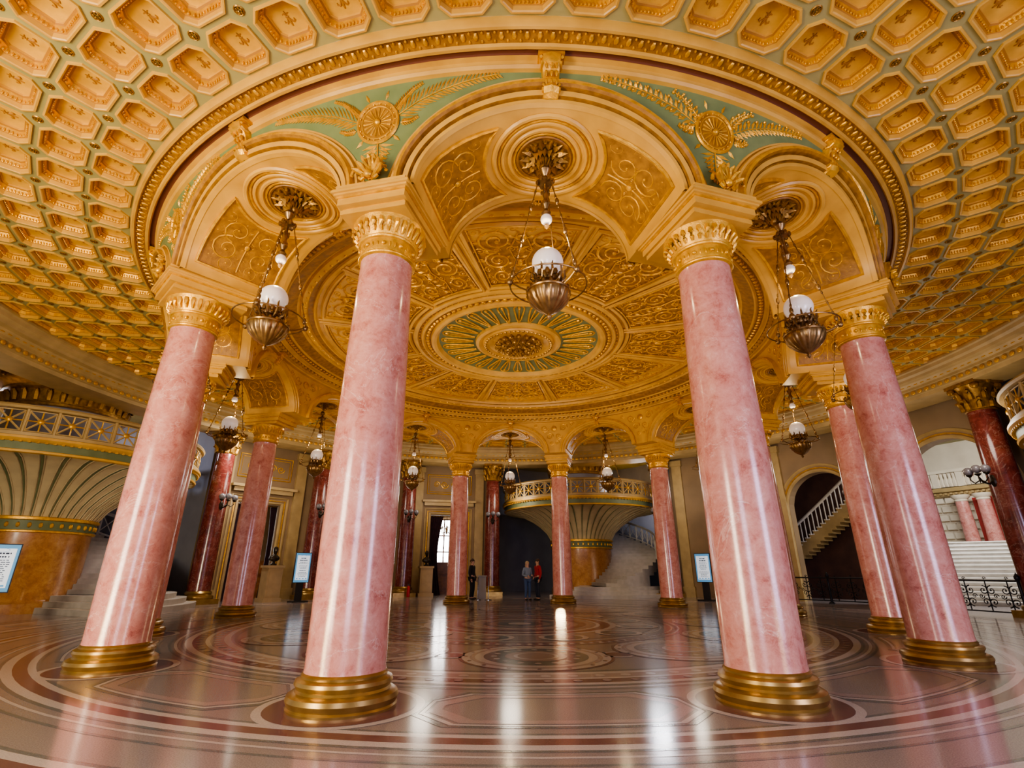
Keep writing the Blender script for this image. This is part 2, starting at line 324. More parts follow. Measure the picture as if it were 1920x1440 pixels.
def soffit_parts():
    out=[]
    m=MB(soff)
    for r,w,mi in((.77,.04,0),(.70,.022,1),(.64,.03,0),(.53,.035,0),(.46,.022,1)): m.cur=mi; m.tube(circ((0,0),r,.01,40),w,6,True,ref=(0,0,1))
    rings=m.build('soffit_medallion',[CREAM,GILT],arc)
    m=MB(soff); m.grid(lambda i,j:(.45*j/3*cos(2*pi*i/32),.45*j/3*sin(2*pi*i/32),.012),32,4,cu=True)
    m.tube(circ((0,0),.41,.02,32),.02,5,True,ref=(0,0,1))
    m.cur=1
    for k in range(14):
        a=2*pi*k/14
        m.leaf(.14*cos(a),.14*sin(a),a,.25,.12,.06,.02); m.leaf(.08*cos(a+.2),.08*sin(a+.2),a+.2,.17,.10,.11,.03)
        m.leaf(.03*cos(a),.03*sin(a),a,.12,.07,.17,.04)
        m.blob((.33*cos(a+.2),.33*sin(a+.2),.035),(.03,.03,.04),5,4)
    m.blob((0,0,.16),(.07,.07,.1),8,5)
    rose=m.build('ceiling_rose',[ORANGE,GOLDD],arc); out+=[rings,rose]
    for s in(-1,1):
        m=MB(soff); y0,y1=-.70,.64
        def xi(y): return sqrt(.93**2-y*y)
        def pl(i,j):
            y=y0+(y1-y0)*i/16; a=xi(y); return (s*(a+(2.0-a)*j/8),y,.012)
        m.grid(pl,17,9); p=m.build('soffit_panel',ORANGE,arc)
        m=MB(soff)
        loop=[(s*xi(y0+(y1-y0)*i/12),y0+(y1-y0)*i/12,.01) for i in range(13)]+[(s*(xi(y1)+(2.0-xi(y1))*i/6),y1,.01) for i in range(1,7)]+[(s*2.0,y1-(y1-y0)*i/6,.01) for i in range(1,7)]+[(s*(2.0-(2.0-xi(y0))*i/6),y0,.01) for i in range(1,6)]
        m.tube(loop,.03,5,True,ref=(0,0,1)); m.build('panel_frame',GILT,p)
        m=MB(soff)
        for q in(-1,1):
            m.spiral(s*1.22,q*.26,.2,q*s,0,1.5,.018,5); m.spiral(s*1.58,q*.30,.22,-q*s,pi,1.5,.018,5); m.spiral(s*1.84,q*.2,.13,q,0,1.4,.014,2)
            m.spiral(s*1.0,q*.5,.1,-q,0,1.2,.012,2); m.spiral(s*1.34,q*.54,.09,q,0,1.2,.011,1); m.spiral(s*1.8,q*.52,.1,q,pi,1.2,.011,1); m.spiral(s*1.4,q*.1,.07,q,pi,1.2,.010,1)
            for t in range(5): m.leaf(s*(1.1+.18*t),0,q*.9 if s>0 else pi-q*.9,.14,.05,.02)
        m.tube([(s*(1.02+.1*t),0,.012) for t in range(10)],.013,5); m.blob((s*1.42,0,.02),(.06,.045,.03),8,4)
        m.build('panel_relief',GILT,p); out.append(p)
    return out
def sp(x,z,h): return pol(rout(z)+h,x/9.2,z)
def spandrel(kind):
    aE=D*RO+.37; bE=B+.37; HW=H15*9.2
    def zl(x):
        q=1-((HW-abs(x))*RO/9.2/aE)**2; return ZS+bE*sqrt(q) if q>0 else ZS+.12
    m=MB(sp)
    def g(i,j):
        x=-HW+2*HW*i/60; a=min(zl(x),7.715); return (x,a+(7.72-a)*j/8,.012)
    m.grid(g,61,9); p=m.build('spandrel',GREEN,arc)
    m=MB(sp)
    for q in(-1,1): m.tube([(q*(HW*.04+HW*.9*i/30),min(zl(HW*.04+HW*.9*i/30),7.71),.015) for i in range(31)],.018,5,ref=(0,0,1))
    m.tube([(-HW*.94+HW*1.88*i/40,7.725,.015) for i in range(41)],.02,5,ref=(0,0,1)); m.build('spandrel_border',CREAM,p)
    m=MB(sp); c=(0,7.17)
    m.grid(lambda i,j:(c[0]+(.30-.30*j/2)*cos(2*pi*i/28),c[1]+(.30-.30*j/2)*sin(2*pi*i/28),.03),28,3,cu=True)
    m.cur=1
    m.tube(circ(c,.30,.03,32),.024,6,True,ref=(0,0,1)); m.tube(circ(c,.24,.03,28),.010,5,True,ref=(0,0,1))
    for k in range(18):
        a=2*pi*k/18; m.tube([(c[0]+.06*cos(a),c[1]+.06*sin(a),.035),(c[0]+.21*cos(a),c[1]+.21*sin(a),.035)],lambda i:(.006,.014)[i],5)
        m.blob((c[0]+.27*cos(a),c[1]+.27*sin(a),.04),(.014,.014,.014),5,3)
    m.blob((c[0],c[1],.04),(.05,.05,.04)); m.build('wheel_medallion',[ORANGE,GILT],p)
    m=MB(sp)
    def spray(pts,L0,wd,sub,q,lim=True):
        fine=[]
        for i in range(len(pts)-1):
            for t in range(sub): fine.append(tuple(pts[i][k]+(pts[i+1][k]-pts[i][k])*t/sub for k in(0,1)))
        m.tube([(q*x,z,.02) for x,z in fine],.009,5,ref=(0,0,1))
        for i,(x,z) in enumerate(fine):
            nx=fine[min(i+1,len(fine)-1)]; pv=fine[max(i-1,0)]; base=atan2(nx[1]-pv[1],nx[0]-pv[0])
            f=1-i/len(fine); up=7.71-z; dn=z-zl(x)
            for sd in(-1,1):
                a=base+sd*(.7 if kind==0 else .95); room=up if sd>0 else dn; L=L0*(.35+.65*f)
                if lim: L=min(L,max(.06,room*1.0/max(abs(sin(a)),.15)))
                m.leaf(q*x,z,a if q>0 else pi-a,L,wd,.03,.014)
                if kind and i%2==0: m.blob((q*(x+L*.7*cos(a+.35)),z+L*.7*sin(a+.1),.03),(.02,.02,.022),6,4)
    for q in(-1,1):
        if kind==0:
            spray([(.30,7.24),(.6,7.40),(.9,7.51),(1.2,7.59),(1.5,7.65),(1.74,7.68)],.25,.027,5,q)
            spray([(.26,7.32),(.38,7.46),(.52,7.58),(.68,7.66)],.10,.022,5,q)
            spray([(.34,7.12),(.48,7.12),(.60,7.18)],.09,.022,4,q)
        else:
            spray([(.30,7.24),(.6,7.40),(.9,7.51),(1.2,7.59),(1.5,7.65),(1.74,7.68)],.17,.058,4,q)
            spray([(.26,7.33),(.38,7.47),(.52,7.58),(.70,7.66)],.10,.042,3,q); spray([(.34,7.12),(.48,7.12),(.60,7.18)],.09,.04,3,q)
        for t in range(7):
            z=6.84-.07*t
            for a in(-.2,-.8): m.leaf(q*.01,z,(a if q>0 else pi-a),.24-.028*t,.042,.03,.014)
        m.leaf(q*.22,6.96,-.8 if q>0 else pi+.8,.16,.06,.03,.014); m.leaf(q*.12,7.5,pi/2-q*.4,.14,.05,.03,.014)
    m.tube([(0,6.86,.02),(0,6.35,.02)],.010,5); m.build('leaf_spray',GILT,p)
    return p
def inner_spandrel():
    f=lambda x,z,h: pol(RI-h,x/RI,z); m=MB(f)
    for q in(-1,1):
        m.spiral(q*.42,7.22,.16,q,0,1.4,.02,3); m.spiral(q*.2,6.85,.14,-q,0,1.4,.018,3); m.spiral(q*.8,7.36,.09,q,0,1.3,.014,2); m.spiral(q*.12,6.55,.09,q,0,1.3,.014,1)
    m.blob((0,7.2,.02),(.13,.13,.05),10,5)
    return m.build('inner_spandrel_relief',GILT,arc)
protos=arches()+[keystone(),keystone(True)]+soffit_parts()
spd=[spandrel(0),spandrel(1)]; ins=inner_spandrel()
for k in range(12):
    ph=R_(28+30*k)
    for p in protos:
        if k==0: p.rotation_euler=(0,0,-ph)
        else: dup(p,arc,rz=-ph)
    ph=R_(13+30*k)
    q=spd[k%2]
    if k<2: q.rotation_euler=(0,0,-ph)
    else: dup(q,arc,rz=-ph)
    if k==0: ins.rotation_euler=(0,0,-ph)
    else: dup(ins,arc,rz=-ph)
m=MB(); m.lathe([(9.34,7.70),(9.42,7.71),(9.45,7.75),(9.43,7.78),(9.40,7.80),(9.42,7.86),(9.49,7.87)],180)
m.cur=1; m.lathe([(9.49,7.87),(9.50,7.90),(9.57,7.90),(9.58,7.86)],180)
m.cur=0; m.lathe([(9.58,7.86),(9.60,7.83),(9.64,7.83),(9.66,7.87)],180)
m.cur=2; m.lathe([(9.66,7.87),(9.70,7.88),(9.80,7.90),(9.83,7.89)],180)
m.cur=0; m.lathe([(9.83,7.89),(9.85,7.85),(9.89,7.85),(9.92,7.9),(9.925,8.0)],180)
t1=m.build('trim_1',[CREAM,MAROON,ORANGE],None,True,RC,ang=30); tag(t1,kind='structure')
m=MB()
for k in range(360):
    a=2*pi*k/360; r=9.745
    m.blob((r*sin(a),r*cos(a),7.88),(.035,.062,.022),6,4,-a)
    a+=pi/360; m.blob((9.80*sin(a),9.80*cos(a),7.885),(.02,.024,.02),5,3); m.blob((9.69*sin(a),9.69*cos(a),7.875),(.02,.024,.02),5,3)
m.build('egg_moulding',GILT,t1)
# ------------------------------------------------------------------ coffered ceiling
ceil=MB(); NC=80; da=2*pi/NC; rows=[10.285+.72*k for k in range(6)]
def octv(a,b,c): return [(a,-(b-c)),(a,b-c),(a-c,b),(-(a-c),b),(-a,b-c),(-a,-(b-c)),(-(a-c),-b),(a-c,-b)]
def cell(rc,rot):
    return lambda x,y,h:(lambda th,r:(r*sin(th),r*cos(th),8.0+h))(x/rc+rot,rc+y)
OB=.324
def oc(rc): return (rc*da/2-.048,OB,.14)
for rc in rows:
    A_=rc*da/2; Bh=.36; a,b,c=oc(rc)
    for k in range(NC):
        ceil.mapf=cell(rc,k*da); o=octv(a,b,c)
        vs=[(x,y,0) for x,y in o]+[(A_,-(b-c),0),(A_,b-c,0),(A_,Bh,0),(a-c,Bh,0),(-(a-c),Bh,0),(-A_,Bh,0),(-A_,b-c,0),(-A_,-(b-c),0),(-A_,-Bh,0),(-(a-c),-Bh,0),(a-c,-Bh,0),(A_,-Bh,0)]
        ceil.add(vs,[(0,8,9,1),(1,9,10,11,2),(2,11,12,3),(3,12,13,14,4),(4,14,15,5),(5,15,16,17,6),(6,17,18,7),(7,18,19,8,0)])
ceil.mapf=None
ceil.lathe([(9.9,8.0),(9.925,8.0)],160)
ceil.lathe([(14.245,8.0),(17,8.05),(24,8.05),(34,8.05)],96)
ceiling=ceil.build('ceiling',SAGE,None,False,RC); tag(ceiling,kind='structure')
def coffer_mesh(m,rc,rot,fleur=True,beads=True):
    a,b,c=oc(rc); m.mapf=cell(rc,rot)
    pr=[(0,0,0),(.003,-.03,0),(.028,-.035,0),(.042,-.02,0),(.052,.05,3),(.066,.055,1),(.10,.14,3),(.125,.15,0),(.13,.18,2)]
    rings=[]
    for ins_,h,mi in pr: rings.append([(x,y,h) for x,y in octv(a-ins_,b-ins_,c-ins_*.586)])
    for i in range(len(rings)-1):
        m.cur=pr[i][2]; m.add(rings[i]+rings[i+1],[(j,(j+1)%8,8+(j+1)%8,8+j) for j in range(8)])
    m.cur=2; m.add(rings[-1],[tuple(range(8))])
    if beads:
        m.cur=1; o=octv(a-.08,b-.08,c-.08*.586)
        for j in range(8):
            p,q=o[j],o[(j+1)%8]; L=hypot(p[0]-q[0],p[1]-q[1]); n=max(2,int(L/.05))
            for t in range(n):
                f=(t+.5)/n; m.blob((p[0]+(q[0]-p[0])*f,p[1]+(q[1]-p[1])*f,.085),(.018,.018,.04),5,3)
    if fleur: m.cur=3; fleur_mesh(m)
def fleur_mesh(m):
    h=.176
    m.blob((0,-.05,h),(.019,.075,.010),6,4)
    for s in(-1,1):
        m.tube([(s*.010,0,h),(s*.025,-.04,h),(s*.05,-.065,h),(s*.075,-.05,h),(s*.072,-.026,h)],lambda i:(.009,.013,.014,.012,.007)[i],5,ref=(0,0,1))
        m.tube([(s*.008,.03,h),(s*.028,.055,h),(s*.045,.048,h)],.008,5,ref=(0,0,1))
    m.blob((0,.012,h),(.036,.009,.010),6,3); m.blob((0,.052,h),(.010,.042,.009),5,3)
cmats=[CREAM,GILT,YELL,FLEUR]
f_=937; th_=math.atan(.3725)
def proj(x,y,z):
    dz=z-1.3; d=y*cos(th_)+dz*sin(th_); up=-y*sin(th_)+dz*cos(th_)
    return (960+f_*x/d,720-f_*up/d,d) if d>.1 else (9999,9999,d)
cand=[]
for ri,rc in enumerate(rows):
    for k in range(NC):
        p=(CX+rc*sin(k*da),CY+rc*cos(k*da),8.0); u,v,d=proj(*p)
        if -60<u<1980 and -60<v<1500: cand.append((d*d+p[0]**2*.3,ri,k))
cand.sort(); near={(ri,k) for _,ri,k in cand[:100]}
rest=MB(); protoC={}
for ri,rc in enumerate(rows):
    for k in range(NC):
        if (ri,k) in near:
            if ri not in protoC:
                mm=MB(); coffer_mesh(mm,rc,0,False); o=mm.build('coffer',cmats,ceiling,False)
                mm=MB(cell(rc,0)); fleur_mesh(mm); mm.build('fleur_de_lis',FLEUR,o)
                protoC[ri]=o; o.rotation_euler=(0,0,-k*da)
            else: dup(protoC[ri],ceiling,rz=-k*da)
        else: coffer_mesh(rest,rc,k*da,True,ri<4)
o=rest.build('coffers_beyond',cmats,ceiling,False); o['kind']='stuff'
m=MB()
for ri in range(5):
    rc=rows[ri]+.36
    for k in range(NC):
        m.mapf=cell(rc,(k+.5)*da); m.tube(circ((0,0),.06,-.005,10),.013,4,True,ref=(0,0,1))
        for t in range(6): m.blob((.034*cos(t*pi/3),.034*sin(t*pi/3),-.012),(.018,.018,.016),5,3)
        m.blob((0,0,-.025),.016,5,3)
m.mapf=None
o=m.build('rosettes',GOLDD,ceiling); o['kind']='stuff'
# ------------------------------------------------------------------ inner dome ceiling
dome=MB()
pf=[(7.42,7.50),(7.30,7.50),(7.28,7.54),(7.22,7.55),(7.2,7.60),(7.06,7.60),(7.04,7.64),(6.98,7.66),(6.96,7.70),(6.8,7.72),(6.76,7.70),(6.72,7.74),(6.60,7.78),(6.45,7.86),(6.36,7.95),(6.34,7.88),(6.28,7.86),(6.20,7.86),(6.18,7.95),(6.05,7.99),(6.03,7.93),(5.98,7.92),(5.95,8.0)]
dome.lathe(pf,180,mj=lambda j:1 if j in(4,8,11,12,18) else 0)
dome.lathe([(5.95,8.0),(5.9,8.02),(4,8.05),(3.25,8.05),(3.24,7.95),(3.18,7.93),(3.12,7.94),(3.1,7.99),(3.02,8.0),(3.0,7.92),(2.94,7.90),(2.90,7.95),(2.72,7.98),(2.70,7.88),(2.62,7.85),(2.54,7.88),(2.5,7.96),(2.46,8.02)],140,mj=lambda j:1 if j in(7,11) else 0)
dm=dome.build('ceiling_inner',[CREAM,ORANGE],None,True,RC,ang=30); tag(dm,kind='structure')
m=MB()
for k in range(220):
    a=2*pi*k/220; m.box((7.13*sin(a),7.13*cos(a),7.585),(.09,.1,.07),-a)
m.build('dentil_band',CREAM,dm,False)
m=MB()
for k in range(260):
    a=2*pi*k/260; m.blob((6.88*sin(a),6.88*cos(a),7.70),(.05,.06,.04),5,4,-a)
    if k%2==0: m.blob((6.24*sin(a),6.24*cos(a),7.86),(.06,.035,.03),5,4,-a)
for k in range(90):
    a=2*pi*k/90; m.blob((2.81*sin(a),2.81*cos(a),7.95),(.07,.06,.045),6,4,-a); m.blob((3.06*sin(a),3.06*cos(a),7.985),(.03,.03,.03),5,3)
m.build('egg_moulding',GILT,dm)
def dp(x,y,h): return pol(4.6+y,x/4.6,8.03-h)
HA=R_(15)*4.6-.13
def dome_panel():
    m=MB(dp); m.grid(lambda i,j:(-HA+2*HA*i/16,-1.24+2.44*j/10,.0),17,11); p=m.build('dome_panel',ORANGE,dm)
    m=MB(dp)
    for ins_,w,mi in((0,.055,0),(.10,.022,1)):
        m.cur=mi; x0,x1,y0,y1=-HA+ins_*1.1,HA-ins_*1.1,-1.24+ins_,1.2-ins_
        loop=[(x0+(x1-x0)*i/12,y0,.03) for i in range(12)]+[(x1,y0+(y1-y0)*i/10,.03) for i in range(10)]+[(x1-(x1-x0)*i/12,y1,.03) for i in range(12)]+[(x0,y1-(y1-y0)*i/10,.03) for i in range(10)]
        m.tube(loop,w,5,True,ref=(0,0,1))
    m.build('panel_frame',[CREAM,GILT],p)
    m=MB(dp)
    for q in(-1,1):
        m.spiral(q*.50,.62,.33,q,-pi/2,1.9,.032,7,26); m.spiral(q*.52,-.12,.30,-q,pi/2,1.9,.03,7,26); m.spiral(q*.5,-.78,.24,q,-pi/2,1.8,.027,6,24)
        for (x,y,r,d) in((.86,.95,.12,-1),(.88,.27,.12,1),(.84,-.45,.12,-1),(.82,-1.03,.09,1),(.16,1.0,.1,1),(.16,-1.0,.09,-1),(.5,1.06,.07,1),(.93,.6,.08,-1),(.92,-.1,.08,1),(.9,-.75,.08,-1),(.2,.3,.09,1),(.18,-.45,.09,-1),(.5,.27,.07,-1),(.5,-.5,.06,1)):
            m.spiral(q*x,y,r,q*d,0 if d>0 else pi,1.3,.016,2,12)
        for t in range(12): m.leaf(0,-1.05+.17*t,(.9 if t%2 else .5)*1 if q>0 else pi-(.9 if t%2 else .5),.2,.06,.045,.0)
        m.tube([(q*.02,-1.1,.02),(q*.2,-.6,.02),(q*.12,-.1,.02),(q*.24,.3,.02),(q*.05,.9,.02)],.018,5,ref=(0,0,1))
    m.blob((0,.72,.02),(.13,.09,.05),10,4); m.blob((0,-.2,.02),(.07,.12,.06),10,4); m.blob((0,.3,.02),(.09,.06,.05),8,4)
    m.build('panel_relief',GILT,p)
    return p
pan=dome_panel()
for k in range(12):
    if k==0: pan.rotation_euler=(0,0,0)
    else: dup(pan,dm,rz=-R_(30*k))
m=MB()
for k in range(12):
    a=R_(15+30*k)
    for s in(-1,1): m.tube([(r*sin(a)+s*.075*cos(a),r*cos(a)-s*.075*sin(a),8.0) for r in(3.25,5.92)],.036,6)
m.build('dome_rib',CREAM,dm)
m=MB(); m.lathe([(2.47,8.0),(1.3,8.04)],96); fan=m.build('rosette_fan',GREEN2,dm)
# leaf shaped petals: gilded outline around a green hollow
m=MB()
for k in range(30):
    a=2*pi*k/30
    P_=[]
    for t,wd in((1.42,.012),(1.6,.06),(1.85,.10),(2.1,.135),(2.25,.14),(2.36,.09),(2.40,.0)): P_.append((t,wd))
    loop=[(r*sin(a)+w_*cos(a),r*cos(a)-w_*sin(a),8.0) for r,w_ in P_]+[(r*sin(a)-w_*cos(a),r*cos(a)+w_*sin(a),8.0) for r,w_ in P_[-2::-1]]
    m.tube(loop,.026,5,True,ref=(0,0,1)); m.tube([(r*sin(a),r*cos(a),8.0) for r in(1.45,2.2)],lambda i:(.012,.028)[i],5)
    m.blob((2.27*sin(a),2.27*cos(a),7.99),(.05,.07,.04),6,4,-a)
m.build('fan_petal',GILT,fan)
m=MB(); m.lathe([(1.36,8.1),(1.33,7.95),(1.24,7.92),(1.2,7.96),(1.12,8.0),(1.08,7.92),(.98,7.90),(.94,7.97),(.78,8.03),(.7,8.0),(.0,7.95)],72)
ros=m.build('centre_boss',CREAM,dm,ang=30)
m=MB()
for ring,(r0,n,L,W,z) in enumerate(((.62,18,.2,.11,7.93),(.45,14,.18,.11,7.85),(.27,10,.15,.1,7.78),(.1,6,.1,.07,7.72))):
    for k in range(n):
        a=2*pi*(k+.5*(ring%2))/n; m.blob((r0*sin(a),r0*cos(a),z),(W*.7,L*.6,.07),6,5,-a); m.blob(((r0+L*.45)*sin(a),(r0+L*.45)*cos(a),z-.06),(W*.5,.05,.05),6,4,-a)
for k in range(48):
    a=2*pi*k/48; m.blob((1.03*sin(a),1.03*cos(a),7.90),(.05,.045,.04),5,4)
m.build('acanthus_boss',GOLDD,ros)
# ------------------------------------------------------------------ hanging lamps
def make_lamp():
    root=empty('hanging_lamp')
    m=MB(); m.lathe([(0,6.98),(.05,6.97),(.09,6.90),(.06,6.84),(.03,6.8),(.05,6.76),(.11,6.72),(.12,6.68),(.05,6.66),(0,6.65)],16)
    m.tube([(0,0,7.1),(0,0,6.95)],.015,6)
    for k in range(6): a=k*pi/3; m.blob((.11*cos(a),.11*sin(a),6.7),(.035,.035,.05),6,4)
    m.build('suspension_crown',LBR,root)
    m=MB(); m.lathe([(0,6.66),(.025,6.65),(.03,6.55),(.055,6.48),(.03,6.4),(.05,6.33),(.065,6.28),(.03,6.2),(.05,6.16),(.07,6.13),(.03,6.1),(0,6.1)],14)
    for z in(6.5,6.3): 
        for k in range(5): a=2*pi*k/5; m.blob((.055*cos(a),.055*sin(a),z),(.022,.022,.04),5,4)
    m.build('baluster_stem',LBR,root)
    m=MB(); m.blob((0,0,6.02),(.085,.085,.085),20,12); sg=m.build('small_globe',GLASS,root)
    m=MB(); m.lathe([(0,5.93),(.03,5.93),(.04,5.90),(.02,5.87),(0,5.85)],10); m.build('globe_finial',LBR,sg)
    m=MB(); m.blob((0,0,5.29),(.218,.218,.215),28,18); m.build('globe',GLASS,root)
    m=MB(); m.lathe([(.0,4.40),(.02,4.42),(.035,4.45),(.02,4.48),(.06,4.50),(.16,4.57),(.25,4.67),(.29,4.77),(.285,4.82),(.24,4.85),(.12,4.87),(0,4.88)],80,mod=lambda a,z:1+(.09*abs(sin(9*a))-.04 if 4.5<z<4.8 else 0))
    m.tube(circ((0,0),.285,4.82,32),.018,6,True)
    for k in range(18): a=2*pi*k/18; m.blob((.285*cos(a),.285*sin(a),4.85),(.022,.022,.03),5,4)
    bowl=m.build('gadrooned_bowl',LBR,root)
    m=MB(); m.lathe([(.05,4.86),(.07,4.90),(.045,4.93),(.08,4.96),(.13,4.99),(.15,5.06),(.14,5.10)],18)
    for k in range(10):
        a=2*pi*k/10; ca,sa=cos(a),sin(a)
        m.tube([(.12*ca,.12*sa,4.94),(.19*ca,.19*sa,4.97),(.235*ca,.235*sa,5.05),(.225*ca,.225*sa,5.14),(.25*ca,.25*sa,5.17)],lambda i:(.014,.02,.018,.014,.007)[i],5)
        b=a+pi/10; m.blob((.18*cos(b),.18*sin(b),5.06),(.035,.035,.055),6,4); m.blob((.21*cos(b),.21*sin(b),4.98),(.022,.022,.022),5,4)
    m.build('globe_crown',LBR,bowl)
    m=MB(); m.tube(circ((0,0),.52,4.93,56),.011,6,True)
    for k in range(3):
        a=2*pi*k/3+.3; m.tube([(.28*cos(a),.28*sin(a),4.82),(.40*cos(a),.40*sin(a),4.86),(.52*cos(a),.52*sin(a),4.93)],.012,5)
    m.build('hoop',LBR,root)
    for k in range(3):
        a=2*pi*k/3+.3; m=MB(); P0=(.11*cos(a),.11*sin(a),6.68); P1=(.52*cos(a),.52*sin(a),4.95)
        n=9
        for i in range(n):
            q0,q1=(i+.06)/n,(i+.94)/n
            A=[P0[j]+(P1[j]-P0[j])*q0 for j in range(3)]; Bq=[P0[j]+(P1[j]-P0[j])*q1 for j in range(3)]
            m.tube([A,Bq],.009,5); m.blob(A,(.018,.018,.022),6,4); m.blob(Bq,(.018,.018,.022),6,4)
            if i in(2,5,8):
                C_=[(A[j]+Bq[j])/2 for j in range(3)]; m.blob(C_,(.03,.03,.06),6,5)
        m.blob((.53*cos(a),.53*sin(a),4.93),(.045,.045,.055),8,5); m.build('suspension_rod',LBR,root)
    return root
lamp_lab={178:'big brass lamp with frosted globe hanging in the nearest centre arch',208:'brass globe lamp hanging in the arch left of the nearest one',148:'brass globe lamp hanging in the arch right of the nearest one',
238:'brass globe lamp hidden behind the second left front column',118:'brass globe lamp hidden behind the far right front column',268:'globe lamp hanging above the left side, beside the left winding stair balcony',
88:'globe lamp hanging at right between the two right-hand columns',298:'globe lamp hanging before the bust, left of the nearest left column',58:'globe lamp half hidden behind the nearest right column',
328:'far globe lamp right of the nearest left column',358:'far globe lamp hanging in the middle far arch',28:'far globe lamp hanging before the winding stair balcony'}
l0=make_lamp(); first=True
for phi in lamp_lab:
    o=l0 if first else dup(l0); first=False
    o.location=PP(phi,8.40); o.rotation_euler=(0,0,-R_(phi)+random.uniform(-.3,.3)); tag(o,lamp_lab[phi],'lamp','hanging lamps in the arches')
    ld=bpy.data.lights.new('lamp_glow','POINT'); ld.energy=24; ld.color=(1,.76,.42); ld.shadow_soft_size=.05
    lo=bpy.data.objects.new('lamp_glow',ld); COL.objects.link(lo); p=PP(phi,8.40,5.72); lo.location=p
# ------------------------------------------------------------------ dark red wall columns
wc_phis=[-59,-41,-23,-5,31,49,67,85]
def make_wall_column():
    root=empty('wall_column')
    m=MB(); m.box((0,0,.1),(1.15,1.15,.2)); m.lathe([(.56,.2),(.58,.26),(.56,.32),(.5,.34),(.48,.38),(.51,.43),(.46,.48),(.44,.5)],32); m.build('base',BRONZE,root)
    m=MB(); m.lathe([(.43,.46),(.43,2.2),(.40,4.5),(.37,6.2)],32); m.build('shaft',RED,root)
    m=MB(); m.lathe([(.37,6.15),(.41,6.17),(.37,6.2),(.38,6.5),(.44,6.85),(.52,7.0)],24)
    for row,(z,n,r,L) in enumerate(((6.22,8,.40,.3),(6.5,8,.43,.32))):
        for k in range(n):
            a=2*pi*(k+.5*row)/n; ca,sa=cos(a),sin(a)
            m.tube([(r*ca,r*sa,z),((r+.03)*ca,(r+.03)*sa,z+L*.6),((r+.12)*ca,(r+.12)*sa,z+L),((r+.17)*ca,(r+.17)*sa,z+L*.85)],lambda i:(.09,.08,.06,.04)[i],6)
    for k in range(4):
        a=pi/4+k*pi/2; m.blob((.58*cos(a),.58*sin(a),6.93),(.12,.12,.12),8,6); a+=pi/4; m.blob((.5*cos(a),.5*sin(a),7.04),(.09,.09,.07),8,5)
    m.box((0,0,7.06),(1.05,1.05,.1)); m.build('corinthian_capital',GOLDD,root)
    return root
wl={-59:'dark red marble column with gilded capital left of the curtained doorway',-41:'dark red marble column behind the blue screen sign on the left',-23:'dark red marble column with fire extinguisher at its foot',
-5:'dark red marble column beside the man in dark clothes',31:'dark red marble column right of the winding steps',49:'dark red marble column seen just right of the nearest right pink column',67:'dark red marble column between the two arched openings',85:'dark red marble column at the far right edge by the bright hall'}
w0=make_wall_column(); first=True
for phi in wc_phis:
    o=w0 if first else dup(w0); first=False
    o.location=PP(phi,15.2); o.rotation_euler=(0,0,-R_(phi)); tag(o,wl[phi],'column','dark red marble wall columns')
def make_sconce():
    root=empty('wall_sconce')
    m=MB(); m.tube([(0,0,0),(0,-.15,-.1),(0,-.35,-.05),(0,-.45,.1)],.03,6); m.blob((0,0,0),(.1,.06,.2))
    for x in(-.28,0,.28): m.tube([(0,-.42,.02),(x*.6,-.45,-.06),(x,-.45,.05),(x,-.45,.16)],.018,6); m.lathe([(.03,.14),(.09,.2),(.08,.22)],10,(x,-.45,0))
    m.build('bracket',DARKB,root)
    for x,z in((-.28,.32),(0,.36),(.28,.32)):
        m=MB(); m.blob((x,-.45,z),(.13,.13,.13),14,9); m.build('globe',GLASS2,root)
    return root
sl={-59:'left of the curtained doorway',-41:'above the blue screen sign',-23:'above the fire extinguisher',-5:'above the man in dark clothes',31:'right of the winding steps',49:'just right of the nearest right pink column',67:'between the two arched openings',85:'at the far right edge'}
s0=make_sconce(); first=True
for phi in wc_phis:
    o=s0 if first else dup(s0); first=False
    o.location=PP(phi,14.8,3.9); o.rotation_euler=(0,0,-R_(phi)); tag(o,'grey three-globe bracket lamp on red column '+sl[phi],'wall lamp','three-globe lamps on the red columns')
    ld=bpy.data.lights.new('gallery_fill','POINT'); ld.energy=85; ld.color=(1,.90,.76); ld.shadow_soft_size=.45  # added fill for the outer ring; the grey sconce globes are unlit
    lo=bpy.data.objects.new('gallery_fill',ld); COL.objects.link(lo); lo.location=PP(phi+4,13.6,5.2)
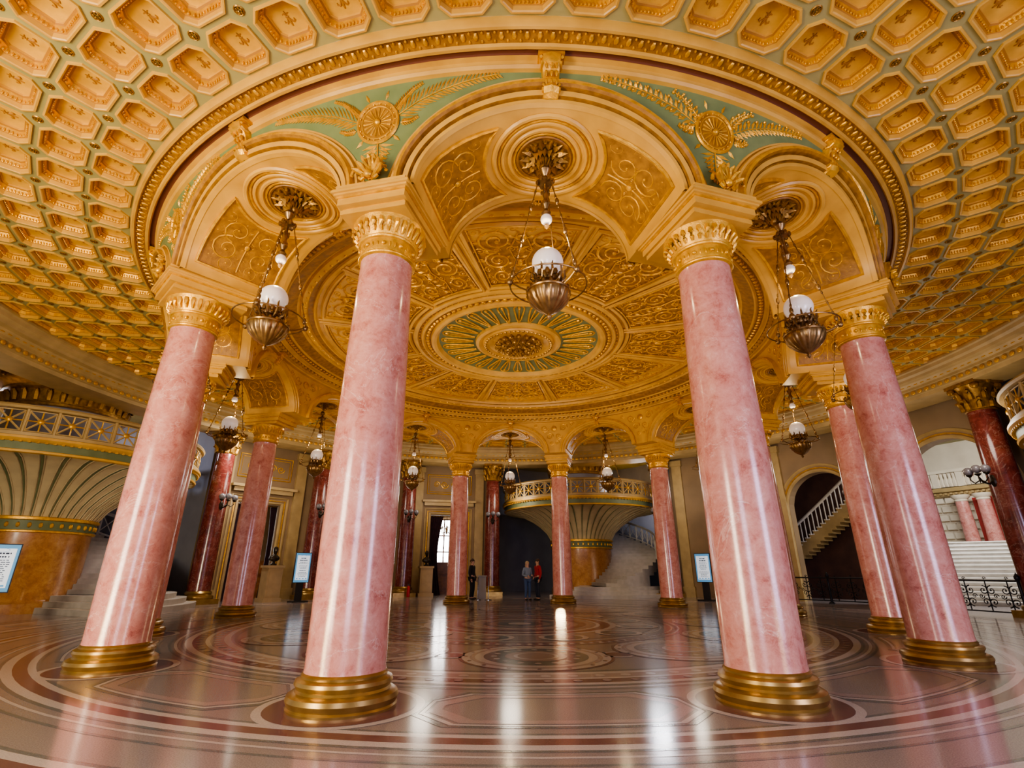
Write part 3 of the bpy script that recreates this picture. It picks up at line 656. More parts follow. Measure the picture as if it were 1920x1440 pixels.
# ------------------------------------------------------------------ walls
def bay(name,phi,w,h,arch,matw,half=9.0):
    m=MB(); N=48; RW=16.2
    def zl(x):
        ax=abs(x)
        if w==0 or ax>=w/2: return 0
        return h+sqrt(max(0,(w/2)**2-ax*ax)) if arch else h
    hw=RW*R_(half); xs=sorted(set([-hw,hw,-w/2,-w/2+1e-4,w/2,w/2-1e-4]+[-hw+2*hw*i/N for i in range(N+1)]))
    f=lambda x,z,r:pol(r,x/RW,z)
    m.grid(lambda i,j:f(xs[i],zl(xs[i])+(8.0-zl(xs[i]))*j/4,RW),len(xs),5)
    if w:
        xi=[x for x in xs if abs(x)<w/2]
        pts=[(-w/2,0)]+[(x,zl(x)) for x in xi]+[(w/2,0)]
        m.grid(lambda i,j:f(pts[i][0],pts[i][1],RW+.5*j),len(pts),2)
    o=m.build(name,matw,None,False,RC,-R_(phi)); tag(o,kind='structure')
    mp=lambda x,z,h_:pol(RW-h_,x/RW,z)
    if w:
        m=MB(mp)
        for d,t,mi in((.08,.07,0),(.20,.035,1),(.34,.06,0)):
            m.cur=mi
            if arch: loop=[(-w/2-d,0,0)]+[((w/2+d)*-cos(pi*i/24),h+(w/2+d)*sin(pi*i/24),0) for i in range(25)]+[(w/2+d,0,0)]
            else: loop=[(-w/2-d,0,0),(-w/2-d,h*.5,0),(-w/2-d,h+d,0),(0,h+d,0),(w/2+d,h+d,0),(w/2+d,h*.5,0),(w/2+d,0,0)]
            m.tube(loop,t,5,ref=(0,0,1))
        m.build('door_surround',[CREAM2,GILT],o)
        if not arch:
            m=MB(lambda x,y,z:pol(RW+y,x/RW,z)); m.box((0,-.2,h+.75),(w+1.2,.4,.12)); m.box((0,-.12,h+.6),(w+.9,.24,.2)); m.build('door_cornice',CREAM2,o,False)
    m=MB(lambda x,y,z:pol(RW+y,x/RW,z))
    for s in(-1,1):
        m.box((s*(hw-.75),-.08,3.5),(.5,.16,7.0)); m.box((s*(hw-.75),-.12,.25),(.62,.24,.5)); m.box((s*(hw-.75),-.12,6.85),(.62,.24,.3))
    m.build('pilaster',CREAM2,o,False)
    if w and not arch:
        m=MB(mp)
        for i_,mm_ in((0,.03),(.12,.018)):
            X=w/2+.3-i_; z0,z1=5.5,6.6
            m.tube([(-X,z0+i_,.02),(0,z0+i_,.02),(X,z0+i_,.02),(X,z1-i_,.02),(0,z1-i_,.02),(-X,z1-i_,.02)],mm_,5,True,ref=(0,0,1))
        for q in(-1,1): m.spiral(q*.3,6.05,.2,q,0,1.5,.03,4); m.spiral(q*.75,6.05,.16,-q,0,1.4,.025,3)
        m.build('overdoor_relief',GILT,o)
    return o
bay('wall_left',-50,2.0,4.3,False,WALLM); bay('wall_back',-32,2.0,4.3,False,WALLM); bay('wall_centre',-14,2.0,4.3,False,WALLM)
bay('wall_right',40,0,0,False,WALLM); bay('wall_arch',58,3.0,4.0,True,WALLM); bay('wall_hall_arch',76,3.9,3.9,True,WALLM)
for phi,nm in((13,'wall_niche_back'),(-77,'wall_niche_left'),(103,'wall_niche_right')):
    m=MB(); m.lathe([(5.7,0),(5.7,8.05)],40,a0=-118,a1=118); c=PP(phi,17.4); o=m.build(nm,NICHE,None,True,c,-R_(phi)); tag(o,kind='structure')
m=MB(); m.lathe([(15.9,7.08),(14.7,7.08),(14.68,7.2),(14.62,7.22),(14.62,7.4),(14.58,7.42),(14.58,7.5),(14.5,7.55),(14.45,7.62),(14.3,7.66),(14.28,7.74),(14.2,7.8),(14.18,7.9),(14.12,7.93),(14.12,8.0),(14.26,8.0)],144,a0=-122,a1=122)
m.lathe([(15.9,7.08),(15.9,8.05)],144,a0=-122,a1=122)
t2=m.build('trim_2',CREAM2,None,True,RC,ang=30); tag(t2,kind='structure')
m=MB()
for k in range(240):
    a=R_(-120+k); m.box((14.55*sin(a),14.55*cos(a),7.58),(.12,.12,.08),-a)
    m.blob((14.6*sin(a),14.6*cos(a),7.31),(.09,.03,.07),6,4,-a)
m.build('dentil_band',GILT,t2,False)
# ------------------------------------------------------------------ spiral stairs
def make_stair():
    root=empty('spiral_staircase')
    m=MB(); m.lathe([(1.85,0),(1.85,.3),(1.78,.36),(1.75,.4),(1.75,2.5)],56); drum=m.build('drum',ORM,root)
    m=MB(); m.lathe([(1.76,2.45),(1.84,2.47),(1.84,2.52),(1.79,2.54)],56); m.cur=1; m.lathe([(1.79,2.54),(1.79,2.84)],56); m.cur=0; m.lathe([(1.79,2.84),(1.88,2.86),(1.88,2.94),(1.8,2.97)],56)
    for k in range(40):
        a=2*pi*k/40; m.blob((1.79*cos(a),1.79*sin(a),2.69),(.06,.06,.09),6,4)
    m.build('frieze',[GILT,GREEN2],drum)
    prof=[]
    for i in range(13):
        t=i/12; prof.append((1.78+2.75*(1-cos(t*pi/2))**.72, 2.95+1.6*sin(t*pi/2)**1.0))
    m=MB(); m.lathe(prof,96); sf=m.build('flared_soffit',CREAM3,root)
    m=MB()
    for k in range(48):
        a=2*pi*k/48
        m.cur=0; w=[.010+.028*j/12 for j in range(13)]
        vs=[]
        for j in range(13):
            r,z=prof[j]; r2=r+.012; z2=z-.015
            for s in(-1,1):
                aa=a+s*w[j]/r2; vs.append((r2*sin(aa),r2*cos(aa),z2))
        m.add(vs,[(2*j,2*j+1,2*j+3,2*j+2) for j in range(12)])
        m.cur=1
        for s in(-1,1):
            m.tube([((prof[j][0]+.01)*sin(a+s*(w[j]+.03)/prof[j][0]),(prof[j][0]+.01)*cos(a+s*(w[j]+.03)/prof[j][0]),prof[j][1]-.01) for j in range(0,13,2)],.015,4,cap=False)
    m.build('soffit_rib',[GREEN2,CREAM3],sf)
    m=MB(); m.lathe([(4.5,4.54),(4.62,4.56),(4.64,4.62),(4.6,4.64)],96); m.cur=1; m.lathe([(4.6,4.64),(4.6,4.86)],96); m.cur=0; m.lathe([(4.6,4.86),(4.68,4.88),(4.74,4.95),(4.74,5.02),(4.55,5.03),(1.8,5.03)],96)
    for k in range(150):
        a=2*pi*k/150; m.blob((4.66*cos(a),4.66*sin(a),4.87),(.05,.05,.04),5,4)
    m.build('deck_band',[CREAM,GREEN2],root)
    m=MB(); m.lathe([(4.52,5.04),(4.66,5.04),(4.66,5.14),(4.52,5.14)],60,a0=75,a1=285); m.lathe([(4.48,5.84),(4.7,5.84),(4.74,5.9),(4.7,5.96),(4.48,5.96),(4.48,5.84)],60,a0=75,a1=285); m.build('handrail',CREAM2,root)
    m=MB(); RP=4.58; hw=.31
    m.mapf=lambda x,z,h:(-(RP+h)*sin(-x/RP),-(RP+h)*cos(x/RP),z)
    m.tube([(-hw-.04,5.1,0),(-hw-.04,5.88,0)],.045,6)
    m.tube([(-hw,5.18,0),(0,5.18,0),(hw,5.18,0),(hw,5.49,0),(hw,5.8,0),(0,5.8,0),(-hw,5.8,0),(-hw,5.49,0)],.025,5,True,ref=(0,0,1))
    m.tube([(-hw,5.2,0),(0,5.49,0),(hw,5.78,0)],.03,5,ref=(0,0,1)); m.tube([(-hw,5.78,0),(0,5.49,0),(hw,5.2,0)],.03,5,ref=(0,0,1))
    m.cur=1; m.tube([(0,5.2,.01),(0,5.78,.01)],.02,5); m.tube([(-hw,5.49,.01),(hw,5.49,.01)],.02,5,ref=(0,0,1)); m.blob((0,5.49,.02),(.09,.09,.05),8,5)
    pnl=m.build('balustrade_panel',[CREAM2,GILT],root)
    n=24
    for k in range(n):
        a=R_(-104+k*208/(n-1))
        if k==0: pnl.rotation_euler=(0,0,a)
        else: dup(pnl,root,rz=a)
    m=MB(); m.lathe([(1.7,5.03),(1.7,6.75)],48); ud=m.build('upper_drum',NICHE,root)
    m=MB(); m.lathe([(1.72,6.7),(1.85,6.72),(1.85,6.8),(1.78,6.83),(1.78,7.3),(1.95,7.36),(1.97,7.42),(2.1,7.5),(2.25,7.56),(2.35,7.7),(2.38,7.8),(2.3,7.86),(2.3,8.05)],64)
    for k in range(30):
        a=2*pi*k/30
        m.tube([(1.8*cos(a),1.8*sin(a),6.88),(1.84*cos(a),1.84*sin(a),7.1),(1.93*cos(a),1.93*sin(a),7.24),(1.98*cos(a),1.98*sin(a),7.2)],lambda i:(.09,.1,.06,.03)[i],6)
        m.blob((2.33*cos(a),2.33*sin(a),7.66),(.1,.1,.08),6,5)
    m.build('drum_capital',GOLDD,ud)
    m=MB(); N=27; st=-2; da_=7.6
    for i in range(N):
        z1=.17*(i+1); a0,a1=st+da_*i,st+da_*(i+1)+ .6; ro=4.35
        k=3; vs=[]
        for j in range(k+1):
            a=R_(180-(a0+(a1-a0)*j/k))
            for r in(1.75,ro):
                for z in(max(0,z1-.5) if i>7 else 0,z1): vs.append((r*sin(a),r*cos(a),z))
        fs=[]
        for j in range(k):
            b=4*j; fs+=[(b+1,b+3,b+7,b+5),(b,b+4,b+6,b+2)]
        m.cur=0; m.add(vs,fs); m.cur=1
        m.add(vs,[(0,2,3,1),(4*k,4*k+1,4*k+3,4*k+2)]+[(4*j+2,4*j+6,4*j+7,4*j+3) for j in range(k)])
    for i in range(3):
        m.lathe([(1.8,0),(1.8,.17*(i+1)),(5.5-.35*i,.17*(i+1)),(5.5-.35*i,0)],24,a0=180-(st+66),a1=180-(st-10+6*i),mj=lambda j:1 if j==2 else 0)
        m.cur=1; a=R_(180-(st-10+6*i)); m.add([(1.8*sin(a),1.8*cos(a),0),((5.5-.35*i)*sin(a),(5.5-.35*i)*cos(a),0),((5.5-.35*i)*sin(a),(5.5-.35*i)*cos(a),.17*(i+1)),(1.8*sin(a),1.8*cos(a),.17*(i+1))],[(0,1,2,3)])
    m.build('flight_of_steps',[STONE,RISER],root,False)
    m=MB()
    rng=range(10,N)
    pts=[(4.35*sin(R_(180-(st+da_*(i+.5)))),4.35*cos(R_(180-(st+da_*(i+.5)))),.17*(i+1)) for i in rng]
    for x,y,z in pts: m.box((x,y,z+.45),(.07,.07,.9))
    m.tube([(x,y,z+.95) for x,y,z in pts],.07,6); m.tube([(x,y,z+.1) for x,y,z in pts],.04,5)
    for i in range(len(pts)-1):
        A,B_=pts[i],pts[i+1]; m.tube([(A[0],A[1],A[2]+.15),(B_[0],B_[1],B_[2]+.88)],.02,4); m.tube([(A[0],A[1],A[2]+.88),(B_[0],B_[1],B_[2]+.15)],.02,4)
    m.build('stair_balustrade',STONE,root)
    return root
st0=make_stair(); first=True
for phi,lab in((13,'spiral staircase with orange marble drum and gilded balcony behind the far columns'),(-77,'large spiral staircase with striped green and cream soffit at the left edge'),(103,'spiral staircase balcony just showing at the right edge')):
    o=st0 if first else dup(st0); first=False
    o.location=PP(phi,17.6); o.rotation_euler=(0,0,-R_(phi)); tag(o,lab,'staircase','spiral staircases in the niches')
# ------------------------------------------------------------------ doorway contents
def place(o,phi,r,z=0,rot=0): o.location=PP(phi,r,z); o.rotation_euler=(0,0,-R_(phi)+rot)
for phi,lab in((-50,'dark curtain drawn in the left doorway'),(-14,'dark curtain hanging at the left of the bright middle doorway')):
    root=empty('curtain'); place(root,phi,16.45); m=MB()
    for s,wd in((-1,.75),(1,.35)):
        def fn(i,j):
            q=i/24; z=4.25*(1-j/8); pull=1-.35*sin(pi*min(1,max(0,(4.25-z)/4.25)))
            return (s*(1.0-q*wd*pull),.06*sin(q*30),z)
        m.grid(fn,25,9)
    m.build('cloth',CURT,root)
    m=MB(); m.tube([(-1,0,4.26),(1,0,4.26)],.03,6); m.build('rod',GOLDD,root); tag(root,lab,'curtain')
for i,phi in enumerate((-50,-32,-14)):
    m=MB(); m.lathe([(20.5,0),(20.5,6)],10,a0=-9,a1=9); o=m.build('wall_room_%s'%('left','mid','back')[i],WALLM,None,True,RC,-R_(phi)); tag(o,kind='structure')
    m=MB(); m.box((0,0,2.9),(1.5,.04,3.0)); o=m.build('window_%d'%(i+1),LIGHTW,None,False); place(o,phi+.8,20.4); tag(o,kind='structure')
    m=MB()
    for x in(-.76,0,.76): m.box((x,-.03,2.9),(.07,.06,3.1))
    for z in(1.38,2.4,3.4,4.42): m.box((0,-.03,z),(1.6,.06,.07))
    m.build('window_frame',WOOD,o,False)
    root=empty('wood_counter'); place(root,phi+.5,18.2); m=MB(); m.box((0,0,.55),(3.0,.5,1.1)); cb=m.build('counter_body',WOOD,root,False)
    m=MB(); m.box((0,-.05,1.13),(3.1,.65,.06)); m.build('counter_top',WOOD,root,False)
    m=MB()
    for k in range(5): m.box((-1.2+.6*k,-.26,.55),(.46,.03,.8))
    m.box((0,.1,1.45),(3.0,.06,.6)); m.build('counter_panel',WOOD,cb,False)
    tag(root,'wooden counter seen through the %s doorway'%('left curtained','hidden middle-left','bright middle')[i],'counter')
root=empty('chandelier'); place(root,-13.5,18.0,3.6); m=MB(); m.tube([(0,0,2.4),(0,0,.3)],.015,6); m.lathe([(0,-.25),(.06,-.2),(.04,-.1),(.08,0),(.04,.2),(0,.35)],12)
for k in range(8): a=2*pi*k/8; m.tube([(.05*cos(a),.05*sin(a),-.1),(.25*cos(a),.25*sin(a),-.2),(.42*cos(a),.42*sin(a),-.05),(.42*cos(a),.42*sin(a),.05)],.014,5)
m.build('chandelier_frame',LBR,root); m=MB()
for k in range(8): a=2*pi*k/8; m.blob((.42*cos(a),.42*sin(a),.12),(.06,.06,.08))
m.build('glass_shade',GLASS,root); tag(root,'small brass chandelier glowing in the bright middle doorway','chandelier')
def bust(phi,r,lab1,lab2):
    m=MB(); m.box((0,0,.08),(.8,.8,.16)); m.box((0,0,.75),(.66,.66,1.3)); m.box((0,0,1.45),(.76,.76,.1)); m.box((0,0,.75),(.5,.7,1.0)); o=m.build('pedestal',BEIGE,None,False); place(o,phi,r); tag(o,lab1,'pedestal')
    root=empty('bust'); place(root,phi,r,1.5); m=MB(); m.lathe([(0,0),(.13,0),(.14,.04),(.07,.1),(.06,.16),(0,.18)],16); m.build('socle',DARKB,root)
    m=MB()
    def fn(i,j):
        a=2*pi*i/24; pr=[(.05,.10,.16),(.19,.11,.2),(.24,.13,.28),(.22,.12,.36),(.12,.09,.42),(.075,.075,.46),(.07,.08,.52),(.085,.10,.56),(.1,.12,.64),(.1,.12,.70),(.075,.09,.77),(.01,.01,.80)][j]
        x,y=pr[0]*cos(a),pr[1]*sin(a)
        if j in(7,8) and abs(a-1.5*pi)<.2: y-=.03
        return (x,y-(.02 if j>5 else 0),pr[2])
    m.grid(fn,24,12,cu=True)
    m.build('head_and_shoulders',DARKB,root); tag(root,lab2,'bust')
bust(-49,14.4,'beige stone pedestal left of the blue screen sign on the left','dark bust on the beige pedestal left of the blue screen')
bust(-18.5,15.3,'beige pedestal between the extinguisher and the bright doorway','dark bust beside the bright middle doorway')
def sign(phi,r,lab,w=.72,h=1.25,rot=0,z0=.78):
    root=empty('display_sign'); place(root,phi,r,0,rot)
    m=MB(); m.box((0,0,.03),(.7,.5,.06)); m.box((0,.03,.4),(.3,.08,.8)); m.build('stand',BLACK,root,False)
    m=MB(); m.box((0,0,z0+h/2),(w,.07,h)); fr=m.build('frame',BLACK,root,False)
    m=MB(); m.box((0,-.04,z0+h/2),(w-.05,.01,h-.05)); m.cur=1; m.box((0,-.048,z0+h/2-.0),(w-.17,.008,h-.24))
    m.cur=0; m.tube([(.12*w*cos(t*pi/8)*1.6,-.05,z0+h-.16+.05*sin(t*pi/8)) for t in range(17)],.006,4)
    m.cur=2; rr=random.Random(int(phi*10)); z=z0+h-.24; k=0
    while z>z0+.24:
        ww=(w-.3)*(.5+.5*rr.random()); x=-ww/2
        while x<ww/2:
            lw=rr.uniform(.03,.09); m.box((x+lw/2,-.054,z),(min(lw,ww/2-x+.02),.004,.035 if k in(0,1) else .016)); x+=lw+.015
        z-=.085 if k<2 else .05+.04*(rr.random()>.7); k+=1
    for x in(-.2,-.07,.07,.2): m.cur=0; m.box((x,-.054,z0+.17),(.07,.004,.04))
    m.build('screen',[BLUE,WHITE,INK],root,False); tag(root,lab,'sign','blue and white display signs')
sign(-45.8,13.2,'blue-bordered screen sign standing left of the nearest left column')
sign(-92.4,13.5,'blue-bordered screen sign at the left edge before the spiral stair',.72,1.2,-.85,.75)
sign(40.4,13.2,'screen sign standing right of the winding steps')
root=empty('fire_extinguisher'); place(root,-22.6,14.2); m=MB(); m.lathe([(0,.02),(.08,.02),(.085,.05),(.085,.45),(.06,.53),(.025,.56),(0,.56)],18); m.build('cylinder_body',mat('extinguisher_red',(.5,.02,.02),.35),root)
m=MB(); m.box((0,0,.6),(.05,.05,.08)); m.tube([(0,0,.6),(.1,0,.58),(.12,0,.4),(.11,0,.2)],.012,5); m.build('valve_and_hose',BLACK,root); tag(root,'small red fire extinguisher on the floor at a red column','fire extinguisher')
m=MB(); m.box((0,0,.5),(.36,.3,1.0)); m.box((0,-.02,1.03),(.44,.38,.05)); m.box((0,-.15,.5),(.28,.03,.8)); o=m.build('lectern',mat('white_board',(.36,.34,.31),.5),None,False); o.location=(-1.45,26.3,0); tag(o,'small pale lectern beside the man in dark clothes','lectern')
for i,(x,y) in enumerate(((-1.6,25.3),(-1.1,25.2))):
    m=MB(); m.lathe([(0,0),(.16,0),(.16,.02),(.03,.05),(.022,.08),(.022,.95),(.035,.98),(0,1.0)],14); o=m.build('stanchion',mat('steel%d'%i,(.3,.3,.3),.25,.9),None); o.location=(x,y,0); tag(o,('left','right')[i]+' steel barrier post before the pale lectern','barrier post')
def railing(phi,r,w,lab):
    root=empty('iron_railing'); place(root,phi,r); m=MB(); m.tube([(-w/2,0,1.0),(w/2,0,1.0)],.03,6); m.tube([(-w/2,0,.12),(w/2,0,.12)],.022,6); m.build('rail',IRON,root)
    n=int(w/.55); m=MB(lambda x,z,h:(x,h,z))
    for k in range(n):
        x=-w/2+(k+.5)*w/n
        for q in(-1,1): m.spiral(x+q*.11,.72,.12,q,pi/2,1.3,.018,0,14); m.spiral(x+q*.11,.38,.12,-q,-pi/2,1.3,.018,0,14); m.spiral(x+q*.2,.55,.07,q,0,1.2,.014,0,10)
        m.tube([(x,.12,0),(x,1.0,0)],.018,5); m.spiral(x,1.06,.05,1,0,1,.012,0,8)
    m.build('scrollwork',IRON,root)
    for k in range(3):
        x=-w/2+w*k/2; m=MB(); m.lathe([(0,0),(.12,0),(.1,.05),(.05,.08),(.045,.5),(.06,.55),(.04,.6),(.04,1.0),(.07,1.06),(.07,1.12),(.02,1.2),(0,1.25)],12,(x,0,0)); m.build('post',IRON,root)
    tag(root,lab,'railing')
railing(76,14.6,4.2,'scrolled black iron railing at the far right before the bright hall'); railing(58,15.3,3.6,'scrolled black iron railing in the dark arched opening')
# ------------------------------------------------------------------ bright hall on the right
gs=empty('grand_staircase',(18.9,20.4,0),-R_(41)); m=MB()
for i in range(15):
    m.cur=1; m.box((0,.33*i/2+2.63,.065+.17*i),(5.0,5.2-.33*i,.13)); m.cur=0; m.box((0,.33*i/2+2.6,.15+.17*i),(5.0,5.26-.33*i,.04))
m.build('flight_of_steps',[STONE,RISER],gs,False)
m=MB()
for s in(-1,1):
    m.box((s*2.6,-.1,.65),(.5,.5,1.3)); m.box((s*2.6,-.1,1.35),(.6,.6,.1))
m.build('newel_pier',CREAMW,gs,False)
for s in(-1,1):
    m=MB(); n=13
    m.tube([(s*2.6,0,1.1),(s*2.6,4.9,3.5)],.1,6); m.tube([(s*2.6,0,.3),(s*2.6,4.9,2.7)],.13,6)
    m.cur=1
    for i in range(n): m.lathe([(.05,.0),(.09,.2),(.04,.4),(.05,.75)],8,(s*2.6,.25+.36*i,.4+.176*i))
    m.build('stone_balustrade',[CREAMW,PINK],gs)
tag(gs,'wide pale stone staircase in the bright hall at the right edge','staircase')
c_,s_=cos(-R_(41)),sin(-R_(41)); lx,ly=-2.6,-.1
root=empty('torch_lamp',(18.9+lx*c_-ly*s_,20.4+lx*s_+ly*c_,1.41)); m=MB(); m.lathe([(.16,0),(.1,.1),(.05,.3),(.08,.6),(.04,.8),(.06,1.1),(.02,1.4)],12)
for k in range(5): a=2*pi*k/5; m.tube([(0,0,1.0),(.2*cos(a),.2*sin(a),.95),(.3*cos(a),.3*sin(a),1.2)],.02,5)
m.build('stem',LBR,root); m=MB()
for k in range(5): a=2*pi*k/5; m.blob((.3*cos(a),.3*sin(a),1.3),(.08,.08,.10))
m.build('globes',GLASS2,root); tag(root,'branched gilt lamp on the stair post in the bright hall','lamp')
m=MB(); m.lathe([(28,0),(28,8.05)],60,a0=40,a1=112)
hw_=m.build('wall_hall',CREAMW,None,True,RC); tag(hw_,kind='structure')
m=MB()
for j in range(10):
    z=.5+.47*j
    for k in range(14):
        a0=48+k*1.0+(.5 if j%2 else 0); m.lathe([(27.98,z),(27.84,z+.06),(27.84,z+.36),(27.98,z+.42)],1,a0=a0,a1=a0+.84)
m.build('rusticated_blocks',CREAMW,hw_,False)
m=MB(); m.lathe([(27.9,5.05),(27.7,5.1),(27.6,5.15),(27.6,5.3),(27.4,5.35),(27.35,5.55),(27.9,5.6)],60,a0=42,a1=110)
for k in range(60): a=R_(50+.5*k); m.box((27.55*sin(a),27.55*cos(a),5.25),(.12,.14,.1),-a)
m.build('hall_cornice',CREAM2,hw_,False)
m=MB(); m.lathe([(27.8,2.5),(27.8,4.95)],16,a0=62,a1=71); m.build('red_panel',REDW,hw_)
m=MB()
for k in range(12):
    a=R_(50+2.4*k)
    for i in range(5): b=a+R_(.4*i); m.lathe([(.1,5.6),(.16,5.85),(.07,6.1),(.1,6.35)],8,(27.5*sin(b),27.5*cos(b),0))
    m.box((27.5*sin(a-R_(.2)),27.5*cos(a-R_(.2)),6.0),(.3,.3,.85),-a)
m.lathe([(27.3,6.35),(27.3,6.5),(27.7,6.5),(27.7,6.35)],60,a0=46,a1=80)
m.build('upper_balustrade',CREAMW,hw_)
for i,a in enumerate((61.6,63.6,66.6)):
    root=empty('hall_column'); root.location=PP(a,27.0,0); m=MB(); m.box((0,0,1.2),(1.0,.9,2.4),R_(-a)); m.lathe([(.42,2.4),(.42,2.5),(.32,2.6)],20); m.build('base',CREAMW,root); m=MB(); m.lathe([(.32,2.58),(.27,4.75)],20); m.build('shaft',PINK,root); m=MB(); m.lathe([(.27,4.72),(.3,4.75),(.28,4.82),(.4,4.95),(.42,5.05)],20); m.build('capital',CREAMW,root)
    tag(root,('pale pink hall column left of the red panel','pale pink hall column, middle one before the red panel','pale pink hall column right end of the red panel')[i],'column')
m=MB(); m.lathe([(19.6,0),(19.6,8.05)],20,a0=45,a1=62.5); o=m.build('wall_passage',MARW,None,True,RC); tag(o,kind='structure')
m=MB()
for i in range(18):
    a=R_(50+.65*i); z1=2.5+.16*i
    m.cur=0; m.box((19.0*sin(a),19.0*cos(a),z1-.02),(.26,.94,.05),-a); m.cur=1; m.box((19.0*sin(a),19.0*cos(a),z1-.35),(.24,.9,.62),-a)
usf=m.build('upper_stair_flight',[STONE,CREAM2],None,False,RC); tag(usf,'pale stair flight rising across the dark arched opening','staircase')
m=MB()
m.tube([(18.5*sin(R_(50+.65*i)),18.5*cos(R_(50+.65*i)),3.4+.16*i) for i in range(18)],.07,5)
for i in range(18): a=R_(50+.65*i); m.tube([(18.5*sin(a),18.5*cos(a),2.45+.16*i),(18.5*sin(a),18.5*cos(a),3.4+.16*i)],.03,5)
m.build('handrail',STONE,usf,False)
m=MB(); m.tube([(19.1*sin(R_(49+1.3*i)),19.1*cos(R_(49+1.3*i)),1.2+3.0*sin(pi*i/20)**.6) for i in range(2,11)],.09,6); m.build('arch_moulding',GILT,usf)
# ------------------------------------------------------------------ people
def skinobj(name,joints,edges,rad,mt,parent,root_i=0,sub=2):
    me=bpy.data.meshes.new(name); me.from_pydata(joints,edges,[]); me.materials.append(mt); o=bpy.data.objects.new(name,me); COL.objects.link(o); o.parent=parent
    md=o.modifiers.new('Skin','SKIN')
    for i,r in enumerate(rad):
        sv=me.skin_vertices[0].data[i]; sv.radius=r if hasattr(r,'__len__') else (r,r); sv.use_root=(i==root_i)
    md.use_smooth_shade=True; sb=o.modifiers.new('Sub','SUBSURF'); sb.levels=sub; sb.render_levels=sub
    return o
def person(loc,rz,h,top,leg,hair,lab,pose=0,hairlong=False):
    root=empty('person',loc,rz); root.scale=(h/1.75,)*3
    el=[(-.25,.03,1.13),(.25,.03,1.13)]; wr=[(-.26,-.06,.89),(.26,-.06,.89)]
    if pose==1: el[1]=(.24,.02,1.14); wr[1]=(.12,-.22,1.12); wr[0]=(-.12,-.22,1.08)
    if pose==2: el[0]=(-.27,.06,1.15); wr[0]=(-.14,-.1,.98)
    J=[(0,0,.96),(0,.0,1.14),(0,.01,1.34),(0,.01,1.48),(0,-.01,1.56),(0,-.02,1.64),(0,-.01,1.71),
       (-.17,.01,1.42),el[0],wr[0],(.17,.01,1.42),el[1],wr[1],(-.09,0,.9),(-.10,-.02,.5),(-.10,.03,.09),(-.11,-.12,.04),(.09,0,.9),(.10,-.03,.5),(.11,.02,.09),(.12,-.13,.04)]
    E=[(0,1),(1,2),(2,3),(3,4),(4,5),(5,6),(2,7),(7,8),(8,9),(2,10),(10,11),(11,12),(0,13),(13,14),(14,15),(15,16),(0,17),(17,18),(18,19),(19,20)]
    Rr=[(.14,.1),(.125,.09),(.15,.1),.055,.065,.088,.07,.06,.042,.028,.06,.042,.028,.085,.055,.04,.035,.085,.055,.04,.035]
    skinobj('body',J,E,Rr,SKIN,root)
    skinobj('jacket',[J[i] for i in(0,1,2,3,7,8,9,10,11,12)],[(0,1),(1,2),(2,3),(2,4),(4,5),(5,6),(2,7),(7,8),(8,9)],[(.165,.125),(.15,.115),(.17,.125),.065,.078,.058,.042,.078,.058,.042],top,root)
    skinobj('trousers',[J[0],J[13],J[14],J[15],J[17],J[18],J[19]],[(0,1),(1,2),(2,3),(0,4),(4,5),(5,6)],[(.155,.12),.105,.072,.055,.105,.072,.055],leg,root)
    m=MB()
    for i in(15,19): x,y,z=J[i]; m.blob((x,y-.08,.045),(.05,.14,.045),10,6)
    m.build('shoes',BLACK,root)
    m=MB(); m.blob((0,.015,1.68),(.098,.108,.10),12,8)
    if hairlong: m.blob((0,.06,1.56),(.09,.06,.14),10,6)
    m.build('hair',hair,root)
    m=MB()
    for s in(-1,1): m.blob((s*.032,-.105,1.655),(.011,.008,.008),6,4)
    m.blob((0,-.105,1.59),(.026,.008,.007),6,4); m.build('eyes_and_mouth',DARKB,root)
    m=MB(); m.tube([(0,-.10,1.66),(0,-.13,1.62),(0,-.105,1.61)],lambda i:(.008,.016,.012)[i],6)
    for s in(-1,1): m.blob((s*.088,0,1.64),(.012,.025,.035),6,4)
    for wi,eI in((9,8),(12,11)):
        w_,e_=J[wi],J[eI]; d=[w_[j]-e_[j] for j in range(3)]; L=sqrt(sum(q*q for q in d)); d=[q/L for q in d]
        c=[w_[j]+d[j]*.05 for j in range(3)]; m.blob(c,(.032,.036,.05),8,6)
        for f in range(4):
            y=(f-1.5)*.018; L2=(.07,.08,.078,.06)[f]; b=[c[0],c[1]+y,c[2]]; m.tube([[b[j]+d[j]*.03 for j in range(3)],[b[j]+d[j]*(.03+L2*.55) for j in range(3)],[b[0]+d[0]*(.03+L2)*.95-.008,b[1]+d[1]*(.03+L2)-.01,b[2]+d[2]*(.03+L2)]],lambda i:(.010,.009,.006)[i],6)
        m.tube([(c[0],c[1]-.03,c[2]+.02),(c[0],c[1]-.055,c[2]-.01),(c[0],c[1]-.055,c[2]-.035)],lambda i:(.012,.011,.008)[i],6)
    m.build('hands_and_face',SKIN,root); tag(root,lab,'person'); return root
navy=mat('navy_cloth',(.02,.025,.05),.8); redc=mat('red_cloth',(.40,.03,.04),.8); jean=mat('blue_jeans',(.05,.09,.2),.8); greyj=mat('grey_blue_jacket',(.2,.25,.33),.8); blk=mat('black_cloth',(.015,.015,.02),.8)
person((.72,25.0,0),.5,1.68,greyj,jean,mat('fair_hair',(.45,.33,.2),.6),'person in grey-blue jacket and jeans standing beside a friend in red',1,True)
person((1.2,25.1,0),-1.1,1.78,redc,navy,HAIR,'person in red top and dark trousers left of the far pink column',2)
person((-1.9,25.6,0),1.2,1.8,blk,blk,HAIR,'man in dark clothes standing behind the far left pink column',0)
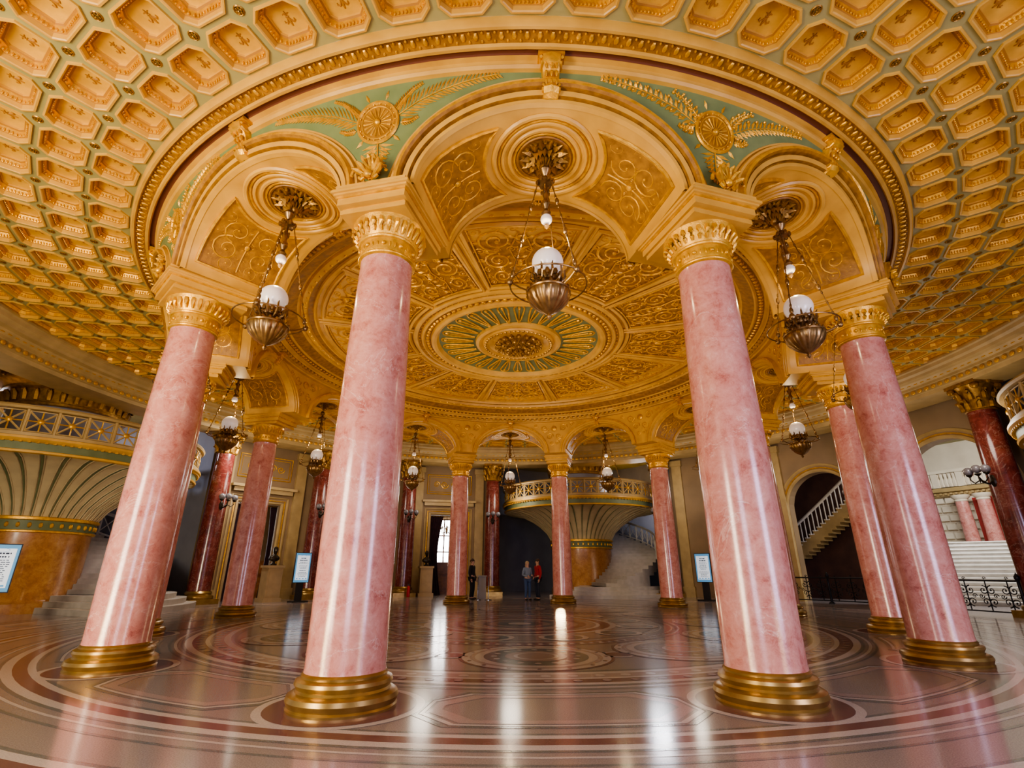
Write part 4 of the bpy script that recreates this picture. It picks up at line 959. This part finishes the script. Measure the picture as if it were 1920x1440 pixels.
root=empty('backpack',(.62,25.26,1.2),.5); m=MB(); m.blob((0,0,0),(.14,.09,.2),12,8); m.build('bag',navy,root); m=MB(); m.blob((0,.08,-.05),(.1,.04,.1),8,6); m.build('pocket',blk,root); tag(root,'dark backpack worn by the person in grey-blue jacket','backpack')
# ------------------------------------------------------------------ lights
from mathutils import Vector
def area(name,loc,target,size,energy,color,sy=None):
    d=bpy.data.lights.new(name,'AREA'); d.energy=energy; d.color=color; d.size=size
    if sy: d.shape='RECTANGLE'; d.size_y=sy
    o=bpy.data.objects.new(name,d); COL.objects.link(o); o.location=loc
    o.rotation_euler=(Vector(target)-Vector(loc)).to_track_quat('-Z','Y').to_euler(); return o
area('window_light_left',(-8,-1.8,2.6),(-3,14,5),2.6,1050,(1,.86,.68),4.2)
area('window_light_mid',(-.5,-2.4,2.4),(0,14,3.5),2.0,260,(.80,.78,1),3.6)
area('window_light_right',(8.5,-1.0,2.6),(3,14,3),2.4,480,(.70,.66,1),4.0)
area('ceiling_fill_left',(-8.5,0,.4),(-9,8,8),2.5,800,(1,.80,.42))  # added fill, stands in for daylight bounced off the floor onto the ceiling
area('ceiling_fill_right',(7,-1.5,.4),(6,6,8),2.0,90,(1,.76,.46))  # weaker added fill for the right-hand ceiling, no lamp there
area('hall_light',(20,21,7.7),(22,25,0),5,1500,(.95,.97,1))
area('niche_fill_left',PP(-77,20.5,7.5),PP(-72,17,2),1.5,450,(.78,.84,1))  # cool fill added to brighten the left niche and its stair
area('stair_fill_left',PP(-58,13.6,6.6),PP(-66,16.5,.5),.8,130,(1,.95,.9))  # added to brighten the left steps; no lamp hangs here
area('niche_fill_back',PP(24,19.6,7.0),PP(22,16,1),1.0,260,(.9,.92,1))  # local fill put in to brighten the back stair
for k in range(6):  # added spots that brighten the inner dome; no fixtures stand at these columns
    phi=13+60*k; d=bpy.data.lights.new('dome_fill_spot','SPOT'); d.energy=390; d.color=(1,.77,.43); d.spot_size=R_(95); d.spot_blend=.7; d.shadow_soft_size=.2
    o=bpy.data.objects.new('dome_fill_spot',d); COL.objects.link(o); p=Vector(PP(phi,7.7,.35)); o.location=p; o.rotation_euler=(Vector(PP(phi+180,1.5,8))-p).to_track_quat('-Z','Y').to_euler()
w=bpy.data.worlds.new('World'); S.world=w; w.use_nodes=True; w.node_tree.nodes['Background'].inputs[0].default_value=(.94,.93,1,1); w.node_tree.nodes['Background'].inputs[1].default_value=.5
try: S.view_settings.look='AgX - Medium High Contrast'
except Exception: pass
# ------------------------------------------------------------------ camera
cd=bpy.data.cameras.new('Camera'); cam=bpy.data.objects.new('Camera',cd); COL.objects.link(cam); cam.location=(0,0,1.3); cam.rotation_euler=(pi/2+th_,0,0)
cd.sensor_width=36; cd.lens=937/1920*36; cd.clip_end=200; S.camera=cam
